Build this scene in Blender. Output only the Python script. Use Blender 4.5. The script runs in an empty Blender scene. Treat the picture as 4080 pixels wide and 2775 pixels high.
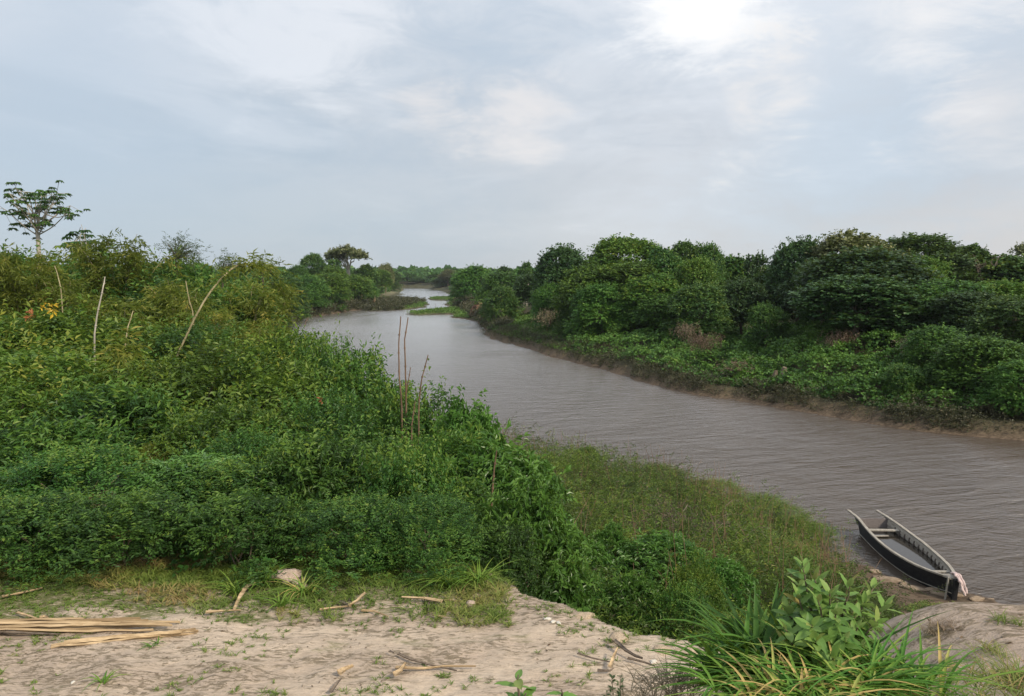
import bpy, math, random
import numpy as np
from mathutils import Vector, Matrix
S = bpy.context.scene
COL = S.collection
rad = math.radians
# ------------------------------------------------------------------ camera
H = 8.5                       # camera height above the river
F = 3082.0                    # focal length in pixels of the 4080 px wide photograph
PITCH = math.atan2(287.5, F)
cam = bpy.data.cameras.new('camera')
cam.sensor_width = 36.0
cam.lens = F / 4080.0 * 36.0
cam.clip_start = 0.05
cam.clip_end = 20000
camo = bpy.data.objects.new('camera', cam)
camo.location = (0, 0, H)
camo.rotation_euler = (math.pi / 2 - PITCH, 0, 0)
COL.objects.link(camo)
S.camera = camo
S.render.resolution_x, S.render.resolution_y = 1024, 696
# ------------------------------------------------------------------ light
SUN_AZ, SUN_EL = rad(132), rad(38)      # azimuth clockwise from +Y (the view direction)
sd_ = Vector((math.sin(SUN_AZ) * math.cos(SUN_EL), math.cos(SUN_AZ) * math.cos(SUN_EL), math.sin(SUN_EL)))
sl = bpy.data.lights.new('sun', 'SUN')
sl.energy = 3.6
sl.angle = rad(8)
sl.color = (1.0, 0.87, 0.68)
so = bpy.data.objects.new('sun', sl)
so.rotation_euler = sd_.to_track_quat('Z', 'Y').to_euler()
so.location = sd_ * 50
COL.objects.link(so)
S.view_settings.view_transform = 'Standard'
S.view_settings.look = 'None'
S.view_settings.exposure = 0.0
S.view_settings.gamma = 1.0
S.view_settings.use_curve_mapping = False
S.cycles.max_bounces = 8
S.cycles.diffuse_bounces = 3
S.cycles.glossy_bounces = 3
S.cycles.transmission_bounces = 4
S.cycles.transparent_max_bounces = 8
S.cycles.volume_bounces = 1
S.cycles.use_denoising = True
S.cycles.sample_clamp_direct = 2.5
S.cycles.sample_clamp_indirect = 4.0

class NT:
    """tiny helper around a node tree"""
    def __init__(s, tree):
        s.t = tree; s.n = tree.nodes; s.l = tree.links
        s.n.clear()
    def add(s, kind, **kw):
        nd = s.n.new(kind)
        for k, v in kw.items():
            if k.startswith('i_'):
                key = k[2:]
                key = int(key) if key.isdigit() else key.replace('_', ' ')
                s.put(nd.inputs[key], v)
            else:
                setattr(nd, k, v)
        return nd
    def put(s, sock, v):
        if isinstance(v, bpy.types.NodeSocket): s.l.new(v, sock)
        elif isinstance(v, bpy.types.Node): s.l.new(v.outputs[0], sock)
        else:
            if sock.type == 'RGBA' and len(v) == 3: v = (*v, 1)
            sock.default_value = v
    def math(s, op, a, b=0.0, clamp=False):
        nd = s.n.new('ShaderNodeMath'); nd.operation = op; nd.use_clamp = clamp
        s.put(nd.inputs[0], a); s.put(nd.inputs[1], b)
        return nd.outputs[0]
    def vmath(s, op, a, b=(0, 0, 0)):
        nd = s.n.new('ShaderNodeVectorMath'); nd.operation = op
        s.put(nd.inputs[0], a); s.put(nd.inputs[1], b)
        return nd.outputs['Value'] if op in ('DOT_PRODUCT', 'LENGTH', 'DISTANCE') else nd.outputs[0]
    def noise(s, vec, scale, detail=4, rough=0.5, dist=0.0, out='Fac'):
        nd = s.n.new('ShaderNodeTexNoise')
        if vec is not None: s.put(nd.inputs['Vector'], vec)
        s.put(nd.inputs['Scale'], scale); nd.inputs['Detail'].default_value = detail
        nd.inputs['Roughness'].default_value = rough; nd.inputs['Distortion'].default_value = dist
        return nd.outputs[out]
    def mapr(s, v, a, b, c=0.0, d=1.0, smooth=True):
        nd = s.n.new('ShaderNodeMapRange')
        if smooth: nd.interpolation_type = 'SMOOTHSTEP'
        s.put(nd.inputs[0], v)
        for i, x in enumerate((a, b, c, d)): s.put(nd.inputs[i + 1], x)
        return nd.outputs[0]
    def mix(s, f, a, b, mode='MIX'):
        nd = s.n.new('ShaderNodeMix'); nd.data_type = 'RGBA'; nd.blend_type = mode
        s.put(nd.inputs[0], f); s.put(nd.inputs[6], a); s.put(nd.inputs[7], b)
        return nd.outputs[2]
    def ramp(s, f, stops):
        nd = s.n.new('ShaderNodeValToRGB'); cr = nd.color_ramp
        while len(cr.elements) < len(stops): cr.elements.new(0.5)
        for e, (p, c) in zip(cr.elements, stops):
            e.position = p; e.color = (*c, 1)
        s.put(nd.inputs[0], f)
        return nd.outputs[0]

# ------------------------------------------------------------------ sky
def pix_dir(px, py):
    v = (1387.5 - py) / F; h = (px - 2040) / F
    d = Vector((h, math.cos(PITCH) + v * math.sin(PITCH), -math.sin(PITCH) + v * math.cos(PITCH)))
    return d.normalized()
W = bpy.data.worlds.new('World'); S.world = W; W.use_nodes = True
w = NT(W.node_tree)
tc = w.add('ShaderNodeTexCoord').outputs['Generated']
sx = w.add('ShaderNodeSeparateXYZ', i_0=tc)
X, Y, Z = sx.outputs
zz = w.math('MAXIMUM', Z, 0.0)
den = w.math('ADD', zz, 0.16)
u = w.math('DIVIDE', X, den); v = w.math('DIVIDE', Y, den)
uv = w.add('ShaderNodeCombineXYZ', i_0=u, i_1=v, i_2=0.0).outputs[0]
n_big = w.noise(w.vmath('ADD', uv, (3.1, 7.4, 0)), 0.62, 5, 0.52, 0.35)
n_mid = w.noise(w.vmath('ADD', uv, (11.3, 1.7, 0)), 1.7, 7, 0.58, 0.5)
n_lump = w.noise(w.vmath('ADD', w.vmath('MULTIPLY', tc, (1, 1, 2.6)), (4.0, 0.3, 2.0)), 3.6, 7, 0.6, 0.25)
n_fine = w.noise(w.vmath('ADD', w.vmath('MULTIPLY', tc, (1, 1, 2.2)), (8.0, 1.3, 3.0)), 7.5, 10, 0.70, 0.7)
# thin slate-blue veil between paler cloud
low = w.mapr(Z, 0.0, 0.5)
blue = w.mix(low, (0.470, 0.542, 0.622), (0.58, 0.665, 0.765))
pale = w.mix(low, (0.585, 0.620, 0.665), (0.755, 0.805, 0.87))
f0 = w.mapr(w.math('ADD', w.math('ADD', w.math('MULTIPLY', n_big, 0.42), w.math('MULTIPLY', n_fine, 0.30)), w.math('MULTIPLY', n_lump, 0.28)), 0.36, 0.52)
col = w.mix(f0, blue, pale)
# a warmer, mauve-grey band low on the right of the view, a bluer one to the left
side = w.mapr(X, -0.55, 0.55)
lowband = w.mapr(Z, 0.34, 0.03)
col = w.mix(w.math('MULTIPLY', side, w.math('MULTIPLY', lowband, 0.75)), col, (0.655, 0.640, 0.650))
col = w.mix(w.math('MULTIPLY', w.math('SUBTRACT', 1.0, side), w.math('MULTIPLY', lowband, 0.65)), col, (0.435, 0.530, 0.625))
def blob(px, py, r0, r1, col, c, amt, wob=0.22):
    d = pix_dir(px, py)
    dist = w.vmath('DISTANCE', tc, tuple(d))
    dist = w.math('ADD', dist, w.math('MULTIPLY', w.math('SUBTRACT', n_lump, 0.5), -wob * 2))
    dist = w.math('ADD', dist, w.math('MULTIPLY', w.math('SUBTRACT', n_mid, 0.5), -wob))
    dist = w.math('ADD', dist, w.math('MULTIPLY', w.math('SUBTRACT', n_fine, 0.5), -wob * 1.5))
    m = w.mapr(dist, r0 - 0.03, r1 + 0.04, 1.0, 0.0)
    return w.mix(w.math('MULTIPLY', m, amt), col, c)
streak = w.noise(w.vmath('ADD', w.vmath('MULTIPLY', tc, (1.0, 1.0, 4.5)), (1.0, 2.3, 5.0)), 2.4, 8, 0.62, 0.6)
col = w.mix(w.math('MULTIPLY', w.mapr(streak, 0.48, 0.66), w.mapr(Z, 0.03, 0.3, 0.15, 0.6)), col, (0.78, 0.81, 0.86))
col = w.mix(w.math('MULTIPLY', w.mapr(streak, 0.45, 0.30), w.mapr(Z, 0.05, 0.3, 0.1, 0.35)), col, (0.47, 0.575, 0.69))
col = blob(3350, 560, 0.03, 0.19, col, (0.47, 0.585, 0.70), 0.75, 0.15)
col = blob(3900, 330, 0.02, 0.16, col, (0.47, 0.58, 0.70), 0.6, 0.15)
col = blob(250, 420, 0.02, 0.26, col, (0.45, 0.56, 0.68), 0.55, 0.15)
col = blob(3050, 20, 0.05, 0.34, col, (0.80, 0.845, 0.91), 0.5)
col = blob(1150, 60, 0.0, 0.11, col, (0.88, 0.90, 0.94), 0.6, 0.24)
col = blob(2790, 50, 0.01, 0.085, col, (1.08, 1.07, 1.06), 1.0, 0.16)
col = blob(2960, 420, 0.0, 0.05, col, (0.90, 0.86, 0.83), 0.85, 0.15)
col = blob(3130, 330, 0.0, 0.03, col, (0.88, 0.86, 0.85), 0.8, 0.12)
col = blob(1700, 470, 0.0, 0.03, col, (0.82, 0.79, 0.78), 0.7, 0.12)
col = blob(3950, 420, 0.0, 0.05, col, (0.80, 0.78, 0.78), 0.7, 0.14)
col = blob(3650, 90, 0.0, 0.06, col, (0.95, 0.93, 0.92), 0.8, 0.16)
col = blob(2050, 480, 0.0, 0.05, col, (0.84, 0.81, 0.80), 0.8, 0.15)
# below the horizon: dim ground light
col = w.mix(w.mapr(Z, 0.0, -0.05), col, (0.16, 0.17, 0.14))
sky = w.add('ShaderNodeTexSky', sky_type='NISHITA', sun_disc=False, sun_elevation=SUN_EL, sun_rotation=SUN_AZ)
# the Background runs at 0.1: the cloud colours are raised by ten to meet it
cl = w.mix(1.0, col, (10.9, 10.9, 10.9), 'MULTIPLY')
allc = w.mix(0.88, sky, cl)
bg = w.add('ShaderNodeBackground', i_Color=allc, i_Strength=0.1)
w.add('ShaderNodeOutputWorld', i_Surface=bg)

# ------------------------------------------------------------------ numpy helpers
def P(px, py, z=0.0):
    """the point at height z seen at photograph pixel (px, py)"""
    d = pix_dir(px, py); t = (z - H) / d.z
    return np.array((d.x * t, d.y * t, z))
def Q(px, py, dist):
    """the point at forward distance dist seen at pixel"""
    d = pix_dir(px, py); t = dist / d.y
    return np.array((d.x * t, dist, H + d.z * t))
def sstep(a, b, x):
    t = np.clip((x - a) / (b - a), 0, 1); return t * t * (3 - 2 * t)
_h = np.random.RandomState(5).rand(256, 256)
def vnoise(x, y):
    xi = np.floor(x).astype(int); yi = np.floor(y).astype(int)
    fx = x - xi; fy = y - yi
    fx = fx * fx * (3 - 2 * fx); fy = fy * fy * (3 - 2 * fy)
    a = _h[xi & 255, yi & 255]; b = _h[(xi + 1) & 255, yi & 255]
    c = _h[xi & 255, (yi + 1) & 255]; d = _h[(xi + 1) & 255, (yi + 1) & 255]
    return (a * (1 - fx) + b * fx) * (1 - fy) + (c * (1 - fx) + d * fx) * fy
def fbm(x, y, o=4):
    s = 0; a = 0.5; t = 0
    for k in range(o):
        s = s + a * vnoise(x * 2 ** k + 17.3 * k, y * 2 ** k + 5.1 * k); t += a; a *= 0.5
    return s / t
def poly_sd(x, y, poly):
    """signed distance to a closed polygon, positive OUTSIDE"""
    poly = np.asarray(poly, float)[:, :2]
    best = np.full(x.shape, 1e18); inside = np.zeros(x.shape, bool)
    n = len(poly)
    for i in range(n):
        ax, ay = poly[i]; bx, by = poly[(i + 1) % n]
        dx, dy = bx - ax, by - ay
        L = dx * dx + dy * dy + 1e-12
        t = np.clip(((x - ax) * dx + (y - ay) * dy) / L, 0, 1)
        best = np.minimum(best, (x - ax - t * dx) ** 2 + (y - ay - t * dy) ** 2)
        c = (ay > y) != (by > y)
        xi = ax + (y - ay) * dx / (dy if abs(dy) > 1e-12 else 1e-12)
        inside ^= c & (x < xi)
    d = np.sqrt(best)
    return np.where(inside, -d, d)
# ------------------------------------------------------------------ the river and the lie of the land
right_px = [(4080, 1755), (3868, 1741), (3697, 1721), (3526, 1698), (3355, 1664), (3128, 1630), (2900, 1590), (2858, 1587),
            (2678, 1553), (2523, 1514), (2368, 1465), (2213, 1427), (2058, 1378), (1955, 1349), (1935, 1339), (1942, 1318),
            (1903, 1282), (1870, 1258), (1836, 1236), (1812, 1222), (1822, 1204), (1806, 1190), (1786, 1171), (1767, 1162), (1722, 1153.5)]
left_px = [(1660, 1149.5), (1600, 1148), (1607, 1158), (1588, 1169), (1560, 1180), (1525, 1195), (1500, 1210), (1475, 1222), (1450, 1234), (1398, 1240), (1330, 1249),
           (1268, 1258), (1192, 1278), (1143, 1303), (1134, 1330)]
right_sh = [P(*q)[:2] for q in right_px]
left_sh = [P(*q)[:2] for q in left_px]
near_sh = [(-36, 98), (-31, 82), (-24, 66), (-16, 52), (-7.5, 42), (-2.5, 38), (1.5, 35.2), (5.2, 31.5), (8.2, 27.5), (9.4, 24.6)] + \
          [P(*q)[:2] for q in [(3333, 2241), (3466, 2264), (3511, 2295), (3674, 2344), (3800, 2359), (3864, 2370), (3978, 2405), (4080, 2431)]] + \
          [(25, 8), (60, -15), (100, -60)]
RIVER = right_sh + left_sh + near_sh + [(180, -60), (150, -20), (90, 15), (45, 33)]
# low green spits and the reedy island lying in the river
spit_right = [P(*q)[:2] for q in [(1611, 1252), (1650, 1247), (1700, 1240), (1760, 1236), (1781, 1233), (1830, 1226), (1905, 1262), (1905, 1286), (1850, 1272.5), (1803, 1266), (1819, 1259), (1793, 1253.5), (1720, 1255.5), (1639, 1257.5)]]
spit_right2 = [P(*q)[:2] for q in [(1698, 1196), (1710, 1189), (1740, 1184), (1800, 1180), (1840, 1195), (1825, 1201), (1805, 1200), (1745, 1198.5)]]
spit_lawn = [P(*q)[:2] for q in [(1774, 1217), (1785, 1206), (1815, 1200), (1850, 1215), (1840, 1232), (1800, 1227)]]
island = [P(*q)[:2] for q in [(1459, 1237), (1435, 1228), (1480, 1205), (1545, 1189), (1575, 1192), (1592, 1196.5), (1640, 1193), (1681, 1199), (1676, 1204), (1703, 1212), (1699, 1226), (1620, 1234), (1545, 1239), (1510, 1238), (1481, 1241.6)]]
spit_left = [P(*q)[:2] for q in [(1617, 1174), (1590, 1170), (1560, 1170), (1520, 1185), (1500, 1200), (1560, 1189), (1604, 1182), (1590, 1179), (1564, 1178), (1590, 1176)]]
LOW = [spit_right, spit_right2, spit_lawn, island, spit_left]
TERR = [(-90, -25), (-90, 14), (-20, 11.5), (-9, 10.5), (-3.5, 9.6), (-0.6, 8.2), (0.15, 7.15), (0.75, 6.55), (1.0, 6.15), (1.5, 6.0), (2.2, 5.7), (3.2, 5.3), (5, 5.2), (7.5, 4.4), (12, 3), (20, -25)]
def river_sd(x, y):
    d = poly_sd(x, y, RIVER)
    r = np.hypot(x, y)
    amp = np.clip(r * 0.006, 0.12, 1.2)
    return d + (fbm(x * 0.9 + 40, y * 0.9 + 9, 3) - 0.5) * 2 * amp + (fbm(x * 0.22 + 3, y * 0.22 + 70, 2) - 0.5) * np.clip(r * 0.012, 0.1, 2.0)
def terrain(x, y, full=False):
    x = np.asarray(x, float); y = np.asarray(y, float)
    sd = river_sd(x, y)
    dT = poly_sd(x, y, TERR) + (fbm(x * 1.6, y * 1.6, 4) - 0.5) * 0.42
    near = sstep(70, 45, y) * (sd > 0) * sstep(-1, 1, (38 - y) - (x - 2) * 1.4 + 60 * (x < 8))
    beach = sstep(6.5, 9.0, x) * sstep(34, 29, y) * (x < 30)
    beach = np.where(y < 39 - 0.62 * x, beach, 0)
    far = 1 - beach
    s = np.maximum(sd, 0)
    own = (y < 50) & (y < 39 - 0.62 * x + 30 * (x < -2))          # our side of the river
    cut = np.where(y < 39 - 0.62 * x + 30 * (x < -2), 0.75 - 0.5 * sstep(75, 45, y), 0.75) * sstep(0.0, 0.9, s)
    prof = cut + 2.5 * sstep(0.6, 14, s) + 0.7 * sstep(10, 45, s)
    sb = np.maximum(s - 4.2, 0)
    profb = 0.055 * np.minimum(s, 4.2) + 2.3 * sstep(0, 11, sb)
    # a gully in the far bank
    gl = P(2900, 1590)[:2]
    ang = (x - gl[0]) * 0.80 - (y - gl[1]) * 0.28
    gul = np.exp(-(ang / 4.2) ** 2) * sstep(0, 6, s) * (y > 45) * (y < 110) * (x > 8)
    prof = prof * (1 - 0.55 * gul)
    z = prof * far + profb * beach
    r_ = s / (s + np.maximum(dT, 0) + 1e-3)
    ratio = np.where(dT <= 0, 5.5, 0.25 + 4.15 * r_ ** 1.15 + 0.55 * sstep(0.75, 0, dT))
    ratio = np.where(dT > 0, ratio * (1 - beach) + beach * (0.05 + 4.3 * np.maximum(r_ - 0.17, 0) ** 1.1), ratio)
    ratio = ratio * np.where(own, 1, 0) * sstep(50, 38, y)
    z = np.maximum(z, ratio)
    inT = dT < 0.0
    k1 = 1.4 * sstep(4.4, 1.6, y) * sstep(-6, -1, x)
    k2 = 1.18 * sstep(0.9, 2.5, x) * sstep(9, 5.0, x) * (1 - sstep(4.1, 5.5, y))
    kn = np.maximum(k1, k2) * sstep(0.0, -0.7, dT)
    z = z + kn
    z = z - 0.10 * sstep(7.0, 9.5, y) * sstep(0, -0.5, dT)
    # roughness
    r = np.hypot(x, y)
    z = z + (fbm(x * 0.5, y * 0.5, 3) - 0.5) * 0.5 * sstep(1, 7, s) * sstep(8, 14, r) * sstep(0.0, 2.0, dT)
    z = z + (fbm(x * 2.3 + 8, y * 2.3, 4) - 0.5) * 0.10 * (dT < 0) * sstep(0, -0.4, dT)
    z = np.where(sd > 0, z, -np.minimum(1.8, -sd * np.where(beach > 0.5, 0.14, 0.35)))
    low = np.zeros_like(z) - 9
    for q in LOW:
        dl = -(poly_sd(x, y, q) + (fbm(x * 0.35, y * 0.35, 3) - 0.5) * 3.5)
        low = np.maximum(low, np.where(dl > 0, np.minimum(0.10 + dl * 0.09, 0.42), dl * 0.15))
    z = np.maximum(z, low)
    hills = sstep(900, 2600, r) * fbm(x * 0.0011 + 5, y * 0.0011 + 2, 3) * 12
    z = z + hills * (sd > 20)
    if full: return z, sd, dT, low, beach, own
    return z
def tz(x, y): return float(terrain(np.array([x]), np.array([y]))[0])

# ------------------------------------------------------------------ mesh building
class MB:
    def __init__(s): s.v = []; s.f = {3: [], 4: []}; s.t = []; s.n = 0
    def add(s, v, f, tint=0.5):
        v = np.asarray(v, float).reshape(-1, 3); f = np.asarray(f, int)
        if not len(v): return
        s.v.append(v); s.f[f.shape[1]].append(f + s.n)
        t = np.full(len(v), float(tint)) if np.isscalar(tint) else np.asarray(tint, float)
        s.t.append(t); s.n += len(v)
    def stamp(s, tv, tf, pos, R, sc, tint):
        """stamp a template at many frames; R (n,3,3) holds length, width, normal as rows"""
        pos = np.asarray(pos); n = len(pos)
        if n == 0: return
        sc = np.asarray(sc, float)
        if sc.ndim == 1: sc = np.repeat(sc[:, None], 3, 1)
        v = np.einsum('nki,nij->nkj', tv[None] * sc[:, None, :], R) + pos[:, None, :]
        k = len(tv)
        f = (tf[None] + (np.arange(n) * k)[:, None, None]).reshape(-1, tf.shape[1])
        s.add(v.reshape(-1, 3), f, np.repeat(tint, k))
    def tube(s, pts, rads, sides=6, tint=0.5, cap=True):
        pts = np.asarray(pts, float); m = len(pts)
        if np.isscalar(rads): rads = np.full(m, rads)
        d = np.gradient(pts, axis=0); d /= np.linalg.norm(d, axis=1)[:, None] + 1e-9
        ref = np.array((0, 0, 1.0)) if abs(d[:, 2]).mean() < 0.8 else np.array((1.0, 0, 0))
        a = np.cross(d, ref); a /= np.linalg.norm(a, axis=1)[:, None] + 1e-9
        b = np.cross(d, a)
        th = np.arange(sides) * 2 * math.pi / sides
        ring = pts[:, None] + np.asarray(rads)[:, None, None] * (np.cos(th)[None, :, None] * a[:, None] + np.sin(th)[None, :, None] * b[:, None])
        idx = np.arange(m * sides).reshape(m, sides)
        nx = np.roll(idx, -1, 1)
        f = np.stack([idx[:-1], nx[:-1], nx[1:], idx[1:]], -1).reshape(-1, 4)
        s.add(ring.reshape(-1, 3), f, tint)
        if cap:
            for e, fl in ((0, 1), (m - 1, 0)):
                c = pts[e]; vv = np.vstack([ring[e], c[None]])
                o = [[(k + 1) % sides, k, sides] if fl else [k, (k + 1) % sides, sides] for k in range(sides)]
                s.add(vv, np.array(o), tint)
    def box(s, a, b, w, h, tint=0.5, up=(0, 0, 1)):
        """a beam from a to b, w wide and h high"""
        a = np.asarray(a, float); b = np.asarray(b, float)
        d = b - a; d /= np.linalg.norm(d); up = np.asarray(up, float)
        sdv = np.cross(d, up); sdv /= np.linalg.norm(sdv); u_ = np.cross(sdv, d)
        vs = [q + sx_ * sdv * w / 2 + sz_ * u_ * h / 2 for q in (a, b) for sx_, sz_ in ((-1, -1), (1, -1), (1, 1), (-1, 1))]
        s.add(vs, [[0, 1, 2, 3], [7, 6, 5, 4], [0, 4, 5, 1], [1, 5, 6, 2], [2, 6, 7, 3], [3, 7, 4, 0]], tint)
    def mesh(s, name, smooth=False):
        me = bpy.data.meshes.new(name)
        if not s.v: return me
        v = np.concatenate(s.v).astype(np.float32)
        me.vertices.add(len(v)); me.vertices.foreach_set('co', v.ravel())
        lo = []; st = []; off = 0
        for k in (3, 4):
            if s.f[k]:
                f = np.concatenate(s.f[k]); lo.append(f.ravel())
                st.append(np.arange(len(f)) * k + off); off += f.size
        lo = np.concatenate(lo).astype(np.int32); st = np.concatenate(st).astype(np.int32)
        me.loops.add(len(lo)); me.loops.foreach_set('vertex_index', lo)
        me.polygons.add(len(st)); me.polygons.foreach_set('loop_start', st)
        at = me.attributes.new('tint', 'FLOAT', 'POINT')
        at.data.foreach_set('value', np.concatenate(s.t).astype(np.float32))
        me.update(calc_edges=True); me.validate()
        me.polygons.foreach_set('use_smooth', np.full(len(me.polygons), smooth))
        return me
def tag(o, label=None, cat=None, group=None, kind=None):
    if label: o['label'] = label
    if cat: o['category'] = cat
    if group: o['group'] = group
    if kind: o['kind'] = kind
    return o
def link(name, me, mat=None, parent=None, loc=None):
    o = bpy.data.objects.new(name, me); COL.objects.link(o)
    if mat and not me.materials: me.materials.append(mat)
    if parent: o.parent = parent
    if loc is not None: o.location = loc
    return o
def build(mb, name, mat, parent=None, smooth=False): return link(name, mb.mesh(name, smooth), mat, parent)
def empty(name, loc=(0, 0, 0), rz=0):
    o = bpy.data.objects.new(name, None); COL.objects.link(o); o.location = loc; o.rotation_euler.z = rz
    o.empty_display_size = 0.2
    return o
def copy_tree(o, parent=None):
    c = o.copy(); COL.objects.link(c); c.parent = parent
    for k in list(o.children): copy_tree(k, c)
    return c
def frames(d, up, roll=None):
    d = d / (np.linalg.norm(d, axis=1)[:, None] + 1e-9)
    wv = np.cross(up, d); wv /= np.linalg.norm(wv, axis=1)[:, None] + 1e-9
    n = np.cross(d, wv)
    return np.stack([d, wv, n], 1)
def unit(a): return a / (np.linalg.norm(a, axis=-1, keepdims=True) + 1e-9)
# leaf templates: x along the leaf, y across it, z the face
LEAF = np.array([(0, 0, 0), (0.45, 0.5, 0.10), (1, 0, -0.12), (0.45, -0.5, 0.10)]); LEAFF = np.array([(0, 2, 1), (0, 3, 2)])
CLUMP = np.array([(0, 0, 0), (0.5, 0.55, 0.05), (1, 0.15, -0.1), (0.55, -0.5, 0.1), (0.2, -0.35, -0.1)]); CLUMPF = np.array([(0, 2, 1), (0, 3, 2), (0, 4, 3)])

# ------------------------------------------------------------------ materials
def new_mat(name):
    m = bpy.data.materials.new(name); m.use_nodes = True
    return m, NT(m.node_tree)
def leaf_mat(name, stops, trans=0.28, rough=0.5, hue=0.03, spec=0.35, patch=0.35):
    m, t = new_mat(name)
    a = t.add('ShaderNodeAttribute', attribute_name='tint').outputs['Fac']
    oi = t.add('ShaderNodeObjectInfo')
    geo = t.add('ShaderNodeNewGeometry').outputs['Position']
    pn = t.noise(geo, patch, 3, 0.6)
    f = t.math('ADD', a, t.math('MULTIPLY', t.math('SUBTRACT', pn, 0.5), 0.55))
    f = t.math('ADD', f, t.math('MULTIPLY', t.math('SUBTRACT', oi.outputs['Random'], 0.5), 0.36), clamp=True)
    c = t.ramp(f, stops)
    hs = t.add('ShaderNodeHueSaturation', i_Color=c)
    t.put(hs.inputs['Hue'], t.math('ADD', 0.5, t.math('MULTIPLY', t.math('SUBTRACT', oi.outputs['Random'], 0.5), hue)))
    c = hs.outputs[0]
    p = t.add('ShaderNodeBsdfPrincipled', i_Base_Color=c, i_Roughness=rough)
    p.inputs['Specular IOR Level'].default_value = spec
    tr = t.add('ShaderNodeBsdfTranslucent', i_Color=t.mix(0.6, c, (0.16, 0.22, 0.02), 'MIX'))
    ms = t.add('ShaderNodeMixShader', i_0=trans, i_1=p, i_2=tr)
    t.add('ShaderNodeOutputMaterial', i_Surface=ms)
    return m
def bark_mat(name, c0, c1, scale=8, rough=0.85, bump=0.4, stretch=(1, 1, 0.25)):
    m, t = new_mat(name)
    co = t.add('ShaderNodeTexCoord').outputs['Object']
    v_ = t.vmath('MULTIPLY', co, stretch)
    n = t.noise(v_, scale, 6, 0.65, 0.3)
    c = t.mix(t.mapr(n, 0.3, 0.7), c0, c1)
    p = t.add('ShaderNodeBsdfPrincipled', i_Base_Color=c, i_Roughness=rough)
    p.inputs['Specular IOR Level'].default_value = 0.2
    b = t.add('ShaderNodeBump', i_Height=n, i_Strength=bump, i_Distance=0.02)
    t.put(p.inputs['Normal'], b.outputs[0])
    t.add('ShaderNodeOutputMaterial', i_Surface=p)
    return m
G = {}
G['thicket'] = leaf_mat('thicket_leaf', [(0.0, (0.018, 0.052, 0.012)), (0.35, (0.040, 0.108, 0.024)), (0.65, (0.076, 0.178, 0.032)), (0.9, (0.130, 0.240, 0.038)), (1.0, (0.190, 0.270, 0.045))], 0.3)
G['sunny'] = leaf_mat('sunny_leaf', [(0.0, (0.024, 0.060, 0.012)), (0.35, (0.062, 0.138, 0.020)), (0.65, (0.115, 0.205, 0.028)), (0.9, (0.19, 0.27, 0.038)), (1.0, (0.30, 0.31, 0.05))], 0.32)
G['broad'] = leaf_mat('broad_leaf', [(0.0, (0.032, 0.094, 0.024)), (0.5, (0.070, 0.185, 0.030)), (1.0, (0.160, 0.319, 0.066))], 0.3, 0.38, spec=0.5)
G['bamboo'] = leaf_mat('bamboo_leaf', [(0.0, (0.065, 0.109, 0.017)), (0.5, (0.152, 0.203, 0.031)), (0.85, (0.275, 0.290, 0.054)), (1.0, (0.435, 0.348, 0.084))], 0.35)
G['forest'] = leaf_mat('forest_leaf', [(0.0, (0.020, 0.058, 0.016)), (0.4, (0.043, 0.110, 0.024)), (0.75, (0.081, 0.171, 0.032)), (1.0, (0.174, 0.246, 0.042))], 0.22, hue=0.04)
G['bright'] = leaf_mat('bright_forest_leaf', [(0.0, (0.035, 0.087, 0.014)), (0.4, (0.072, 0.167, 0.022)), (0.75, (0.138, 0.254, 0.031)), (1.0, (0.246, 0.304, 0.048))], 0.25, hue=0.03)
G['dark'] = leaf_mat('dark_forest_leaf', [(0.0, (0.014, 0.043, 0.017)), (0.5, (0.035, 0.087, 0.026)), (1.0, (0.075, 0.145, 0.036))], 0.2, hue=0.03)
G['olive'] = leaf_mat('olive_leaf', [(0.0, (0.058, 0.080, 0.030)), (0.5, (0.123, 0.145, 0.054)), (1.0, (0.232, 0.232, 0.096))], 0.2)
G['vine'] = leaf_mat('vine_leaf', [(0.0, (0.020, 0.065, 0.017)), (0.4, (0.064, 0.172, 0.028)), (0.75, (0.122, 0.262, 0.040)), (1.0, (0.174, 0.275, 0.048))], 0.22, patch=0.18)
G['scrub'] = leaf_mat('scrub_leaf', [(0.0, (0.050, 0.050, 0.025)), (0.25, (0.055, 0.105, 0.026)), (0.5, (0.100, 0.185, 0.032)), (0.75, (0.185, 0.285, 0.040)), (0.9, (0.22, 0.20, 0.055)), (1.0, (0.24, 0.13, 0.06))], 0.25, patch=0.5)
G['grass'] = leaf_mat('short_grass', [(0.0, (0.072, 0.123, 0.024)), (0.45, (0.160, 0.246, 0.042)), (0.75, (0.290, 0.304, 0.084)), (1.0, (0.377, 0.246, 0.120))], 0.25, patch=1.2)
G['blade'] = leaf_mat('long_grass_blade', [(0.0, (0.041, 0.123, 0.022)), (0.4, (0.090, 0.239, 0.034)), (0.75, (0.19, 0.33, 0.05)), (0.93, (0.36, 0.43, 0.10)), (1.0, (0.600, 0.435, 0.168))], 0.32, 0.55, spec=0.3, patch=5.0)
G['dead'] = leaf_mat('dead_leaf', [(0.0, (0.10, 0.06, 0.035)), (0.5, (0.175, 0.13, 0.085)), (1.0, (0.31, 0.24, 0.165))], 0.1)
G['bark'] = bark_mat('bark', (0.09, 0.07, 0.05), (0.22, 0.18, 0.13))
G['pale_bark'] = bark_mat('pale_bark', (0.30, 0.27, 0.22), (0.50, 0.46, 0.39))
G['cane'] = bark_mat('bamboo_cane', (0.22, 0.19, 0.10), (0.42, 0.36, 0.22))
G['red_stalk'] = bark_mat('dry_stalk', (0.12, 0.075, 0.048), (0.25, 0.165, 0.11))
G['straw'] = bark_mat('dry_sheath', (0.24, 0.165, 0.09), (0.62, 0.47, 0.29), 14, 0.6, 0.6, (0.12, 1.6, 1.6))
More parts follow.
